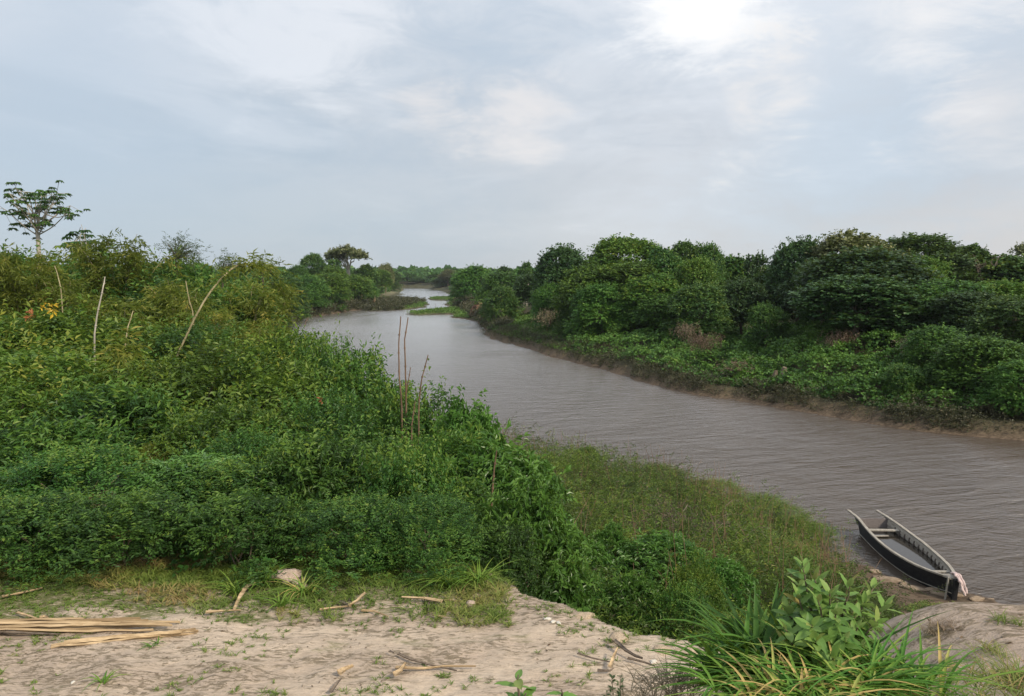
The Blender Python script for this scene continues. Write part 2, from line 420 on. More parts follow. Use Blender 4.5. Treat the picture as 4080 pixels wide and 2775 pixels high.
G['twig'] = bark_mat('grey_twig', (0.10, 0.08, 0.065), (0.26, 0.21, 0.165), 14)

def ground_mat():
    m, t = new_mat('ground')
    pos = t.add('ShaderNodeNewGeometry').outputs['Position']
    A = t.add('ShaderNodeAttribute', attribute_name='cover')
    s3 = t.add('ShaderNodeSeparateColor', i_0=A.outputs['Color'])
    sand, green, mud = s3.outputs
    dirt = t.add('ShaderNodeAttribute', attribute_name='dirt').outputs['Fac']
    st = t.vmath('MULTIPLY', pos, (0.55, 1.5, 1.2))
    n1 = t.noise(st, 1.1, 6, 0.62, 0.4)
    n2 = t.noise(st, 6.5, 7, 0.68, 0.8)
    n3 = t.noise(st, 26, 6, 0.72, 0.5)
    n4 = t.noise(pos, 90, 3, 0.6)
    base = t.mix(t.mapr(n1, 0.35, 0.65), (0.64, 0.525, 0.41), (0.50, 0.40, 0.315))
    base = t.mix(dirt, base, (0.43, 0.345, 0.285))
    base = t.mix(t.math('MULTIPLY', t.mapr(n3, 0.42, 0.66), 0.5), base, (0.35, 0.275, 0.205))
    stub = t.math('MULTIPLY', t.mapr(t.math('ADD', n2, t.math('MULTIPLY', t.math('SUBTRACT', n1, 0.5), 0.6)), 0.47, 0.56), t.mapr(n3, 0.46, 0.53))
    base = t.mix(t.math('MULTIPLY', stub, 0.80), base, (0.185, 0.150, 0.100))
    moss = t.math('MULTIPLY', t.mapr(t.math('ADD', t.noise(st, 2.0, 5, 0.6), t.math('MULTIPLY', green, 0.45)), 0.60, 0.74), t.mapr(n3, 0.36, 0.52))
    base = t.mix(t.math('MULTIPLY', moss, 0.85), base, (0.135, 0.150, 0.050))
    soil = t.mix(t.mapr(n2, 0.35, 0.65), (0.050, 0.045, 0.030), (0.085, 0.08, 0.040))
    gr = t.mix(t.mapr(t.noise(pos, 0.35, 6, 0.7), 0.35, 0.65), (0.085, 0.120, 0.035), (0.130, 0.150, 0.050))
    c = t.mix(t.math('GREATER_THAN', sand, 0.02), soil, base)
    c = t.mix(sand, soil, base)
    c = t.mix(t.mapr(t.math('ADD', green, t.math('MULTIPLY', t.math('SUBTRACT', n2, 0.5), 0.5)), 0.55, 0.85), c, gr)
    mc = t.mix(t.mapr(n2, 0.35, 0.65), (0.080, 0.058, 0.040), (0.175, 0.130, 0.092))
    c = t.mix(mud, c, mc)
    p = t.add('ShaderNodeBsdfPrincipled', i_Base_Color=c, i_Roughness=0.92)
    p.inputs['Specular IOR Level'].default_value = 0.15
    hsum = t.math('ADD', t.math('MULTIPLY', n2, 0.6), t.math('ADD', t.math('MULTIPLY', n3, 0.35), t.math('MULTIPLY', n4, 0.12)))
    b = t.add('ShaderNodeBump', i_Height=hsum, i_Strength=0.9, i_Distance=0.06)
    t.put(p.inputs['Normal'], b.outputs[0])
    t.add('ShaderNodeOutputMaterial', i_Surface=p)
    return m
def water_mat():
    m, t = new_mat('river_water')
    pos = t.add('ShaderNodeNewGeometry').outputs['Position']
    rot = t.add('ShaderNodeVectorRotate', rotation_type='Z_AXIS', i_Vector=pos, i_Angle=rad(-18)).outputs[0]
    a1 = t.noise(t.vmath('MULTIPLY', rot, (0.45, 1.7, 1)), 0.9, 5, 0.6, 0.6)
    rot2 = t.add('ShaderNodeVectorRotate', rotation_type='Z_AXIS', i_Vector=pos, i_Angle=rad(24)).outputs[0]
    a2 = t.noise(t.vmath('MULTIPLY', rot2, (0.8, 2.2, 1)), 2.6, 4, 0.6, 0.4)
    gust = t.noise(t.vmath('MULTIPLY', pos, (1, 0.5, 1)), 0.055, 4, 0.6, 0.6)
    amp = t.mapr(gust, 0.38, 0.62, 0.38, 1.15)
    amp = t.math('MULTIPLY', amp, t.mapr(t.vmath('LENGTH', pos), 30, 140, 0.9, 0.42))
    h = t.math('MULTIPLY', t.math('ADD', t.math('MULTIPLY', a1, 0.70), t.math('MULTIPLY', a2, 0.30)), amp)
    b = t.add('ShaderNodeBump', i_Height=h, i_Strength=1.0, i_Distance=0.48)
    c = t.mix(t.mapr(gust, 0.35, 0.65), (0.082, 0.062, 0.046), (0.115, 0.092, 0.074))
    # far water painted paler with distance, standing in for bright sky reflection
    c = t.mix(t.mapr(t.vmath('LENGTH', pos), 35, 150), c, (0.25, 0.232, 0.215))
    # body colour of silty water under a rippled reflecting skin; the share follows the Fresnel law of the mean surface
    fr = t.add('ShaderNodeFresnel', i_IOR=1.45).outputs[0]
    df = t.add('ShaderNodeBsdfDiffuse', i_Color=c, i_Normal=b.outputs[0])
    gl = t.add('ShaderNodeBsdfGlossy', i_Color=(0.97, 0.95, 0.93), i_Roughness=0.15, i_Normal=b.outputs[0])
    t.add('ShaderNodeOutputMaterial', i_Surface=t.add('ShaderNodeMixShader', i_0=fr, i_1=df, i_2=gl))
    return m

# ------------------------------------------------------------------ ground sheet
def make_ground():
    a_f = np.radians(np.arange(-60, 60.01, 0.13))
    a_c = np.radians(np.arange(64, 298, 3.0))
    ang = np.concatenate([a_f, a_c]); nA = len(ang)
    rr = [0.6]
    while rr[-1] < 3000: rr.append(rr[-1] * (1.02 if rr[-1] < 3.5 else 1.0065 if rr[-1] < 4.6 else 1.0035 if rr[-1] < 9 else 1.0065 if rr[-1] < 11 else 1.013 if rr[-1] < 40 else 1.019))
    rr = np.array(rr); nR = len(rr)
    A_, R_ = np.meshgrid(ang, rr)
    x = (R_ * np.sin(A_)).ravel(); y = (R_ * np.cos(A_)).ravel()
    z, sd, dT, low, beach, own = terrain(x, y, True)
    v = np.stack([x, y, z], 1)
    idx = np.arange(nR * nA).reshape(nR, nA)
    nx = np.roll(idx, -1, 1)
    f = np.stack([idx[:-1], idx[1:], nx[1:], nx[:-1]], -1).reshape(-1, 4)
    mb = MB(); mb.add(v, f)
    c = np.array([(0, 0, tz(0, 0))]); c = np.vstack([c, v[idx[0]]])
    mb.add(c, np.array([[0, k + 1, (k + 1) % nA + 1] for k in range(nA)]))
    me = mb.mesh('ground', True)
    # what covers the ground: r bare sand, g low green, b mud
    sand = sstep(0.35, -0.1, dT)
    nz = fbm(x * 1.3, y * 1.3, 4)
    edge = sstep(6.2, 8.4, y + (nz - 0.5) * 2.5 - 0.10 * x)
    green = sand * edge * 0.8
    sand = sand * (1 - 0.55 * sstep(8.2, 9.6, y))
    dirt = sstep(1.6, 2.8, x) * sstep(0.3, -0.1, dT)
    mud = sstep(1.15, 0.2, sd) * (sd > -5) * (~own)
    mud = np.maximum(mud, sstep(2.2, 0.4, sd) * own * sstep(-0.2, 0.8, sd * 0 + 1))
    mud = np.maximum(mud, beach * sstep(9, 5, sd) * (1 - 0.55 * sstep(0.5, 0.62, fbm(x * 0.8 + 3, y * 0.8, 4))))
    gfar = (~own) & (sd > 1) & (sd < 9)
    lawn = np.exp(-((x - P(2150, 1340)[0]) / 7) ** 2) * (y > 70) * (y < 125) * gfar
    green = np.maximum(green, lawn)
    green = np.maximum(green, sstep(0.05, 0.25, low) * 1.0)
    green = np.maximum(green, beach * sstep(1.2, 3, sd) * 0.6)
    # sandy scarp of the far left bank
    sc = P(1500, 1172)[:2]
    scarp = 0.8 * np.exp(-((x - sc[0]) ** 2 / 200 + (y - sc[1]) ** 2 / 9000)) * sstep(0.0, 1.0, sd) * (1 - sstep(8, 14, sd))
    sand = np.maximum(sand, scarp)
    mud = mud * sstep(260, 200, y); green = np.maximum(green * sstep(300, 220, y), sstep(200, 260, y) * 0.6)
    mud = np.where(low > 0.02, 0.25 * sstep(0.2, 0.0, low), mud)
    n = len(x)
    def put(nm, arr, kind):
        at = me.attributes.new(nm, kind, 'POINT')
        full = np.zeros((len(me.vertices), arr.shape[1])) ; full[:n] = arr; full[n:] = arr[0]
        at.data.foreach_set('color' if kind == 'FLOAT_COLOR' else 'value', full.astype(np.float32).ravel())
    put('cover', np.stack([sand, green, mud, np.ones(n)], 1), 'FLOAT_COLOR')
    put('dirt', dirt[:, None], 'FLOAT')
    o = link('ground', me, ground_mat()); tag(o, kind='structure')
    return o
make_ground()
mb = MB()
gx = np.array([-2600, -600, -200, -60, 0, 60, 200, 600, 2600.0])
gy = np.array([-300, 0, 15, 60, 200, 600, 2600.0])
XX, YY = np.meshgrid(gx, gy); nX = len(gx)
idx = np.arange(XX.size).reshape(XX.shape)
mb.add(np.stack([XX.ravel(), YY.ravel(), XX.ravel() * 0], 1), np.stack([idx[:-1, :-1], idx[:-1, 1:], idx[1:, 1:], idx[1:, :-1]], -1).reshape(-1, 4))
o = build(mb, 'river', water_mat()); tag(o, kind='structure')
# ------------------------------------------------------------------ plant generators
def sprays(mb, rng, p, d, tint, nleaf=9, tl=0.3, ll=0.1, lw=0.5, droop=0.3, up=0.7, jit=0.12, clump=False, spread=1.0):
    """twigs at p pointing along d, leaves set alternately along each"""
    n = len(p)
    if n == 0: return
    d = unit(d); side = unit(np.cross(d, np.array((0, 0, 1.0)) + 0.3 * rng.randn(n, 3)))
    tlv = tl * (0.6 + 0.8 * rng.rand(n))
    for j in range(nleaf):
        t = (j + 0.5) / nleaf
        pos = p + d * (tlv * t)[:, None]
        pos[:, 2] -= droop * tlv * t * t
        sg = 1 if j % 2 else -1
        ld = d * (0.35 + 0.5 * t) + side * sg * spread + 0.35 * rng.randn(n, 3)
        ld[:, 2] -= droop * 0.8
        nm = np.array((0, 0, 1.0)) * up + 0.45 * rng.randn(n, 3) + d * 0.25
        R = frames(ld, nm)
        s = ll * (0.6 + 0.7 * rng.rand(n))
        sc = np.stack([s, s * lw * 2 * 0.5, s], 1)
        tt = np.clip(tint + jit * rng.randn(n), 0, 1)
        if clump: mb.stamp(CLUMP, CLUMPF, pos, R, sc * np.array((1, 1.6, 1)), tt)
        else: mb.stamp(LEAF, LEAFF, pos, R, sc, tt)
def blob_points(rng, blobs, n, zmin=-0.35, depth=0.3, upbias=0.3):
    """points in the outer shell of a heap of ellipsoids, with outward directions"""
    b = np.asarray(blobs, float)
    area = (b[:, 3] * b[:, 4] + b[:, 3] * b[:, 5] + b[:, 4] * b[:, 5]); pr = area / area.sum()
    pts = []; ds = []; ids = []
    need = n
    for it in range(6):
        k = rng.choice(len(b), int(need * 1.8) + 10, p=pr)
        u_ = unit(rng.randn(len(k), 3)); u_[:, 2] = np.where(u_[:, 2] < zmin, -u_[:, 2], u_[:, 2])
        rr = 1 - depth * rng.rand(len(k)) ** 1.6
        p = b[k, :3] + b[k, 3:6] * u_ * rr[:, None]
        keep = np.ones(len(k), bool)
        for i, q in enumerate(b):
            dd = (((p - q[:3]) / q[3:6]) ** 2).sum(1)
            keep &= ~((dd < 0.62) & (k != i))
        pts.append(p[keep]); o_ = u_ / b[k, 3:6]; o_ = unit(o_); o_[:, 2] += upbias
        ds.append(unit(o_)[keep]); ids.append(k[keep]); need -= keep.sum()
        if need <= 0: break
    p = np.concatenate(pts)[:n]; return p, np.concatenate(ds)[:n], np.concatenate(ids)[:n]
def dome_blobs(rng, w_, h, n, z0=0.25, rs=(0.22, 0.34), flat=0.8, low=0.0, wob=(0.84, 1.10)):
    """blobs heaped over a dome of width w_ and height h"""
    out = [(0, 0, h * (0.46 + z0 * 0.2), w_ * 0.30, w_ * 0.30, h * 0.33)]
    for i in range(n):
        a = i * 2.399 + rng.rand() * 0.9; e = rng.rand() ** 0.7
        el = (low + (1 - low) * e) * math.pi / 2
        r = w_ * rng.uniform(*rs)
        rad_ = (w_ * 0.5 - r * 0.8) * rng.uniform(*wob)
        ce = max(math.cos(el), 0.0) ** 0.62
        c = (math.cos(a) * ce * rad_, math.sin(a) * ce * rad_, h * z0 + (h * (1 - z0) - r * flat) * math.sin(el) * rng.uniform(wob[0], 1.04))
        out.append((*c, r * rng.uniform(0.85, 1.15), r * rng.uniform(0.85, 1.15), r * flat * rng.uniform(0.8, 1.1)))
    return out
def limb(mb, rng, a, b, r0, r1, wob=0.08, n=6):
    a = np.asarray(a, float); b = np.asarray(b, float); L = np.linalg.norm(b - a)
    t = np.linspace(0, 1, n)[:, None]
    p = a + (b - a) * t
    p[1:-1] += rng.randn(n - 2, 3) * wob * L * 0.3
    p[:, 2] += np.sin(t[:, 0] * math.pi) * wob * L * 0.5
    mb.tube(p, np.linspace(r0, r1, n), 6)
def fit(mb, target=1.0, skip=()): return mb
class Proto:
    """a plant built once: list of (part name, mesh, material, smooth)"""
    def __init__(s, parts, w_, h): s.parts = parts; s.w = w_; s.h = h
    def place(s, name, x, y, z, sw, sh, rz, label, cat, group, mats=None):
        e = empty(name, (x, y, z), rz); e.scale = (sw, sw, sh)
        for nm, me in s.parts:
            o = link(nm, me, None, e)
        tag(e, label, cat, group)
        return e
def mk(parts, w_, h):
    out = []
    for nm, mb, mat, sm in parts:
        me = mb.mesh(nm, sm); me.materials.append(mat); out.append((nm, me))
    return Proto(out, w_, h)
# --- bushes of the near thicket (about 3 m wide, 2.4 m tall)
def bush_proto(seed, mat, ll=0.105, lw=0.42, nsp=1500, nl=9, droop=0.35, w_=3.2, h=2.4, tw=0.34):
    rng = np.random.RandomState(seed)
    bl = dome_blobs(rng, w_, h, 20, 0.14, (0.10, 0.25), 0.8, -0.08, (0.66, 1.22))
    mb = MB(); nsp = int(nsp * 0.9); ll *= 1.08; p, d, k = blob_points(rng, bl, nsp, -0.5, 0.5, 0.35)
    bt = rng.rand(len(bl)) * 0.5 - 0.08
    tn = 0.28 + bt[k] + 0.10 * rng.randn(len(p)) + 0.04 * d[:, 2]
    sprays(mb, rng, p, d, tn, nl, tw, ll, lw, droop)
    # new shoots standing out of the mass
    q, d2, k2 = blob_points(rng, bl, int(nsp * 0.12), 0.0, 0.05, 1.2)
    sprays(mb, rng, q, d2, 0.72 + 0.15 * rng.rand(len(q)), nl, tw * 1.7, ll * 1.05, lw, droop * 0.8)
    st = MB()
    for i in range(7):
        b = bl[rng.randint(1, len(bl))]
        limb(st, rng, (rng.uniform(-.2, .2), rng.uniform(-.2, .2), -0.3), b[:3], 0.035, 0.01)
    zz_ = np.concatenate(mb.v)[:, 2]; h = float(np.percentile(zz_, 98))
    return mk([('crown', mb, mat, False), ('stems', st, G['bark'], True)], w_, h)
bushes = [bush_proto(1, G['thicket']), bush_proto(2, G['thicket'], 0.085, 0.5), bush_proto(3, G['thicket'], 0.12, 0.36, 1300),
          bush_proto(4, G['broad'], 0.16, 0.34, 900, 9, 0.75, tw=0.32), bush_proto(5, G['thicket'], 0.07, 0.45, 1900, 10),
          bush_proto(6, G['scrub'], 0.07, 0.34, 2200, 11, 0.2, tw=0.5),
          bush_proto(7, G['sunny'], 0.105, 0.36, 1700, 9, 0.4, tw=0.42), bush_proto(8, G['sunny'], 0.09, 0.45, 1500, 9, 0.3)]
# --- bamboo: arching canes with drooping feathery leaf tufts (about 4 m wide, 6 m tall)
def bamboo_proto(seed, ncane=13, h=6.0, w_=3.6, ll=0.22):
    rng = np.random.RandomState(seed); mb = MB(); st = MB()
    for i in range(ncane):
        a = rng.rand() * 2 * math.pi; reach = w_ * 0.5 * rng.uniform(0.15, 1.0); hh = h * rng.uniform(0.6, 1.0)
        t = np.linspace(0, 1, 12)
        bend = t ** 2.2
        path = np.stack([math.cos(a) * (0.15 + reach * bend), math.sin(a) * (0.15 + reach * bend), hh * (t - 0.16 * t ** 4)], 1)
        path += np.cumsum(rng.randn(12, 3) * 0.02, 0)
        st.tube(path, np.linspace(0.03, 0.006, 12), 5)
        m = 64
        tt = 0.18 + 0.82 * rng.rand(m) ** 0.8
        p = np.stack([np.interp(tt, t, path[:, c]) for c in range(3)], 1)
        th = rng.rand(m) * 2 * math.pi
        d = np.stack([np.cos(th), np.sin(th), 0.45 + 0.3 * rng.randn(m)], 1)
        d[:, 0] += math.cos(a) * 0.5; d[:, 1] += math.sin(a) * 0.5
        sprays(mb, rng, p, d, 0.35 + 0.25 * rng.rand() + 0.14 * rng.randn(m), 11, 0.75, ll, 0.14, 0.55, 0.5, 0.1, False, 0.7)
    return mk([('foliage', mb, G['bamboo'], False), ('canes', st, G['cane'], True)], w_, h)
bamboos = [bamboo_proto(11), bamboo_proto(12, 10), bamboo_proto(13, 16, 6.0, 4.4)]
# --- forest trees (7 m wide, 8 m tall)
def tree_proto(seed, mat, kind='dome', ll=0.30, nsp=3000, nl=6, n=30, w_=7.0, h=8.0, lw=0.55):
    rng = np.random.RandomState(seed); mb = MB(); tr = MB()
    if kind == 'dome': bl = dome_blobs(rng, w_, h, n, 0.30, (0.10, 0.26), 0.62, -0.02, (0.78, 1.12))
    elif kind == 'drape': bl = dome_blobs(rng, w_, h, n + 8, 0.10, (0.10, 0.26), 0.75, -0.12, (0.78, 1.12))
    elif kind == 'umbrella':
        bl = []
        for i in range(n):
            a = rng.rand() * 2 * math.pi; rr_ = math.sqrt(rng.rand()) * w_ * 0.4; r = w_ * rng.uniform(0.09, 0.15)
            bl.append((math.cos(a) * rr_, math.sin(a) * rr_, h * (0.97 - 0.15 * (rr_ / (w_ * 0.4)) ** 2) - r * 0.3 - rng.rand() * h * 0.04, r, r, r * 0.34))
    elif kind == 'airy':
        bl = []
        for i in range(n):
            a = rng.rand() * 2 * math.pi; e = rng.rand() * 1.5; rr_ = w_ * 0.42 * rng.uniform(0.5, 1); r = w_ * rng.uniform(0.06, 0.12)
            bl.append((math.cos(a) * math.cos(e) * rr_, math.sin(a) * math.cos(e) * rr_, h * (0.55 + 0.4 * math.sin(e)) - 0.1 * h * rng.rand(), r, r, r * 0.5))
    p, d, k = blob_points(rng, bl, nsp, -0.45 if kind in ('dome', 'drape') else -0.2, 0.32, 0.3)
    bt = rng.rand(len(bl)) * 0.46 - 0.04
    tn = 0.26 + bt[k] + 0.11 * rng.randn(len(p))
    sprays(mb, rng, p, d, tn, nl, 0.55 if kind != 'drape' else 0.6, ll, lw, 0.35 if kind != 'drape' else 0.7, clump=True)
    q, d2, k2 = blob_points(rng, bl, int(nsp * 0.16), -0.2, 0.02, 0.9)
    q = q + d2 * (0.25 * rng.rand(len(q)))[:, None]
    sprays(mb, rng, q, d2, tn.mean() + 0.16 + 0.15 * rng.randn(len(q)), nl + 1, 0.95, ll, lw, 0.4, clump=True)
    base = np.array((0, 0, -0.5)); fork = np.array((rng.uniform(-.3, .3), rng.uniform(-.3, .3), h * (0.36 if kind != 'umbrella' else 0.55)))
    tk = 1.7 if kind == 'umbrella' else 1.0
    limb(tr, rng, base, fork, w_ * 0.034 * tk, w_ * 0.024 * tk, 0.03)
    for i in range(min(len(bl), 12)):
        b = bl[(i * 3) % len(bl)]
        limb(tr, rng, fork, np.array(b[:3]) - (0, 0, b[5] * 0.2), w_ * 0.014 * tk, w_ * 0.003, 0.12)
    return mk([('crown', mb, mat, False), ('trunk', tr, G['pale_bark'] if kind in ('umbrella', 'airy') else G['bark'], True)], w_, h)
T = {
 'dome': [tree_proto(21, G['forest']), tree_proto(22, G['forest'], nl=6, n=26), tree_proto(23, G['forest'], ll=0.18, nsp=3600)],
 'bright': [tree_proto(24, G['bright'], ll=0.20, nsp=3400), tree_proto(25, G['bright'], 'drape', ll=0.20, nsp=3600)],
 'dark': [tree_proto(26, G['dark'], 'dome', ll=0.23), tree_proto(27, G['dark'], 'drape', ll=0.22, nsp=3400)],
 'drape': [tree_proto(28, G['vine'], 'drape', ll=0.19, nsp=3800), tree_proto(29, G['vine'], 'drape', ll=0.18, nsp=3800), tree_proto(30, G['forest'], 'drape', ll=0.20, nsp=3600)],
 'umbrella': [tree_proto(31, G['olive'], 'umbrella', ll=0.30, nsp=760, n=30)],
 'airy': [tree_proto(32, G['dark'], 'airy', ll=0.30, nsp=330, n=22), tree_proto(33, G['forest'], 'airy', ll=0.3, nsp=420, n=26)],
 'pale': [tree_proto(34, G['olive'], 'airy', ll=0.30, nsp=260, n=20)],
}
CNT = {}
def place_tree(kind, px, top, d, wpx, label, group=None, name=None, cat='tree', base=None, rz=None, var=None):
    """a tree whose crown is wpx wide and whose top reaches row top in the photograph, standing d metres off"""
    q = Q(px, top, d); x, y = q[0], q[1]
    if base is None:
        for _ in range(60):
            if float(river_sd(np.array([x]), np.array([y]))[0]) > min(0.40 * wpx / F * d, 7.0): break
            d *= 1.015; q = Q(px, top, d); x, y = q[0], q[1]
    z = tz(x, y) if base is None else base
    wid = 1.14 * wpx / F * math.hypot(x, y); hgt = q[2] - z
    k = CNT.get(kind, 0); CNT[kind] = k + 1
    pr = T[kind][(k if var is None else var) % len(T[kind])]
    return pr.place(name or {'umbrella': 'umbrella_tree', 'airy': 'thin_crowned_tree', 'pale': 'thin_crowned_tree'}.get(kind, 'forest_tree'), x, y, z, wid / pr.w, hgt / (pr.h * 1.0), (k * 2.399 + 0.4) if rz is None else rz, label, cat, group)
# ------------------------------------------------------------------ the far bank, right of the river
RG = 'trees crowding the far bank on the right'
right_trees = [
 # kind, px, top, dist, width px, label
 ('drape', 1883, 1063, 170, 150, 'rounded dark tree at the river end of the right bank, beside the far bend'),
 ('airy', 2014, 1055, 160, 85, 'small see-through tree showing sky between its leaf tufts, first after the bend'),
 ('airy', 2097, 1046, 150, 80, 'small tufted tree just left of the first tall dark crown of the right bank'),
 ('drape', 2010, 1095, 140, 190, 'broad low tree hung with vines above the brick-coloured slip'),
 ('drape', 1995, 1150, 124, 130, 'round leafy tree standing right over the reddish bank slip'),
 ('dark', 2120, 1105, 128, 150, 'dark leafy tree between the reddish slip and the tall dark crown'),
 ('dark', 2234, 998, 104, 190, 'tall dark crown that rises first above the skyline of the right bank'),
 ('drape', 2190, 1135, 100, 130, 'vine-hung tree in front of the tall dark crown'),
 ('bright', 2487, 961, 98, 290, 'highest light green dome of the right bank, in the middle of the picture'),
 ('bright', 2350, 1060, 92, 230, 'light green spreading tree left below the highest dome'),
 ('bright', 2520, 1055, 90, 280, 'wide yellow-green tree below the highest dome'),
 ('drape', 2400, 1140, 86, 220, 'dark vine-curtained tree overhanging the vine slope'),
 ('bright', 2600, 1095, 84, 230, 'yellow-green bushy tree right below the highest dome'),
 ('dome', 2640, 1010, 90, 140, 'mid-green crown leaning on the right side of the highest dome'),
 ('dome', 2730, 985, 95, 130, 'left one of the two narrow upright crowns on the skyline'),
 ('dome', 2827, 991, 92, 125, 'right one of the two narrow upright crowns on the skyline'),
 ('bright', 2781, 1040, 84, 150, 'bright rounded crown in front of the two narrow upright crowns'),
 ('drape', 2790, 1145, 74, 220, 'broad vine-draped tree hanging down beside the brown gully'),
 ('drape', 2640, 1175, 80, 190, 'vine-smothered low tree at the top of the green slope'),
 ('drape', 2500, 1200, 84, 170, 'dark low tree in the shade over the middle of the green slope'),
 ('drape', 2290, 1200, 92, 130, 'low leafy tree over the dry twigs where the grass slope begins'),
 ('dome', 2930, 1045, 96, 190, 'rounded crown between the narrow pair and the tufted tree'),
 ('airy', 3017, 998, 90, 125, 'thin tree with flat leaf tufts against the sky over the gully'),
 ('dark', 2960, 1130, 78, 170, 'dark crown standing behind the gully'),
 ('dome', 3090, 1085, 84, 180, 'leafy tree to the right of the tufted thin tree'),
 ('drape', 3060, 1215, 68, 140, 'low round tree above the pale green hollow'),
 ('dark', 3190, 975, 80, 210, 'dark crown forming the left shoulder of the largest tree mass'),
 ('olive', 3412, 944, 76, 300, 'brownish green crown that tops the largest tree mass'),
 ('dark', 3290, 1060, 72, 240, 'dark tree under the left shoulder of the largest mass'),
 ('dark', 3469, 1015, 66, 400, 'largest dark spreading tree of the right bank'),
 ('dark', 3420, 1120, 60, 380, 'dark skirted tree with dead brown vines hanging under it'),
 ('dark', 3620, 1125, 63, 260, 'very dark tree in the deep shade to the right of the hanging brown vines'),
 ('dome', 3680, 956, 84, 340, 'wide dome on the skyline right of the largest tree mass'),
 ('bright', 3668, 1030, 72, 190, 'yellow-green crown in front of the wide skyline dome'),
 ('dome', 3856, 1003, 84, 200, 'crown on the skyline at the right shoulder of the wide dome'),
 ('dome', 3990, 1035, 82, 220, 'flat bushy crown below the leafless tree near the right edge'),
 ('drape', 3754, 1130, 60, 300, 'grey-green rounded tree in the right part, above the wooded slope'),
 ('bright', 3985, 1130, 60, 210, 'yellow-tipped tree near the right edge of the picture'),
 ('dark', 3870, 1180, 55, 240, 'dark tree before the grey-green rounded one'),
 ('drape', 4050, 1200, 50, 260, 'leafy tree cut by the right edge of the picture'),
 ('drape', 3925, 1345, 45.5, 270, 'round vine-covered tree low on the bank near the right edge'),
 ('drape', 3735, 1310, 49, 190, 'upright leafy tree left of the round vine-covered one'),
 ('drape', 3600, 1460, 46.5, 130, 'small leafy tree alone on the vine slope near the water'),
 ('drape', 4075, 1440, 42, 190, 'low leafy tree at the right edge just above the water'),
 ('pale', 4062, 978, 125, 110, 'pale distant tree at the right edge of the skyline'),
]
T['olive'] = [tree_proto(35, G['olive'], 'dome', ll=0.24, nsp=3200)]
for k_, px, top, d, w_, lab in right_trees: place_tree(k_, px, top, d, w_, lab, RG)
# ------------------------------------------------------------------ the left bank beyond the thicket
LG = 'trees along the far left bank'
left_trees = [
 ('dome', 1253, 1021, 212, 100, 'round crown on a bare trunk left of the great umbrella tree'),
 ('airy', 1330, 1035, 225, 85, 'thin flat crown between the round tree and the great umbrella tree'),
 ('drape', 1188, 1063, 205, 75, 'small dark dome left of the round crown'),
 ('bright', 1335, 1062, 200, 95, 'rounded tree at the foot of the great umbrella tree'),
 ('dome', 1456, 1066, 210, 90, 'low crown just right of the great umbrella tree'),
 ('olive', 1535, 1057, 255, 60, 'brownish small dome at the river end of the left bank'),
 ('bright', 1500, 1078, 225, 105, 'vine-covered crown below the brownish dome'),
 ('drape', 1560, 1084, 250, 70, 'last tree of the left bank, over the orange scarp'),
 ('bright', 1403, 1098, 190, 130, 'wide crown below the great umbrella tree'),
 ('bright', 1310, 1095, 165, 140, 'vine-draped tree in the middle of the left bank'),
 ('drape', 1440, 1115, 190, 110, 'leafy tree over the scarp stumps'),
 ('drape', 1230, 1105, 150, 140, 'green mound of vines left of the middle of the left bank'),
 ('drape', 1130, 1110, 140, 150, 'vine mound beside the thicket on the left bank'),
 ('drape', 1190, 1150, 132, 150, 'low vine mound above the left shore'),
 ('drape', 1310, 1155, 160, 140, 'low green mound over the reedy shore'),
 ('dome', 1060, 1090, 150, 110, 'tree of the left bank seen over the bamboo tips'),
 ('drape', 1110, 1190, 112, 130, 'shrubby tree above the left end of the water'),
 ('drape', 1040, 1160, 95, 150, 'shrubby tree half hidden behind the leaning bamboo'),
 ('bright', 960, 1110, 110, 150, 'green crown behind the leaning bamboo'),
 ('drape', 1085, 1250, 92, 120, 'low leafy tree at the corner of the left shore'),
 ('drape', 980, 1225, 72, 160, 'leafy tree between the leaning cane and the river corner'),
 ('drape', 1060, 1330, 66, 130, 'dark bush-like tree leaning over the hidden shore'),
]
for k_, px, top, d, w_, lab in left_trees: place_tree(k_, px, top, d, w_, lab, LG)
place_tree('umbrella', 1387, 986, 230, 150, 'great umbrella-shaped tree with a thick pale trunk, standing over the left bank', name='kapok_tree', base=tz(*Q(1387, 1000, 230)[:2]), rz=0.5)
FG = 'trees of the far bend'
for i, (k_, px, top, d, w_, lab) in enumerate([
 ('drape', 1635, 1092, 590, 80, 'left dome of the hazy far bend'), ('drape', 1716, 1095, 580, 100, 'long pale dome in the middle of the far bend'),
 ('olive', 1785, 1077, 480, 62, 'round brown-topped tree standing above the far bend'), ('drape', 1672, 1104, 560, 70, 'low hazy tree between the two domes of the far bend'),
 ('drape', 1760, 1106, 470, 90, 'hazy green tree below the brown-topped round one'), ('drape', 1835, 1112, 380, 60, 'tree on the right side of the far bend, nearest its water'),
 ('drape', 1862, 1135, 235, 60, 'green tree on the right bank just past the spits'), ('drape', 1850, 1098, 300, 60, 'tree in front of the far bend, touching the dark rounded one')]):
    place_tree(k_, px, top, d, w_, lab, FG)

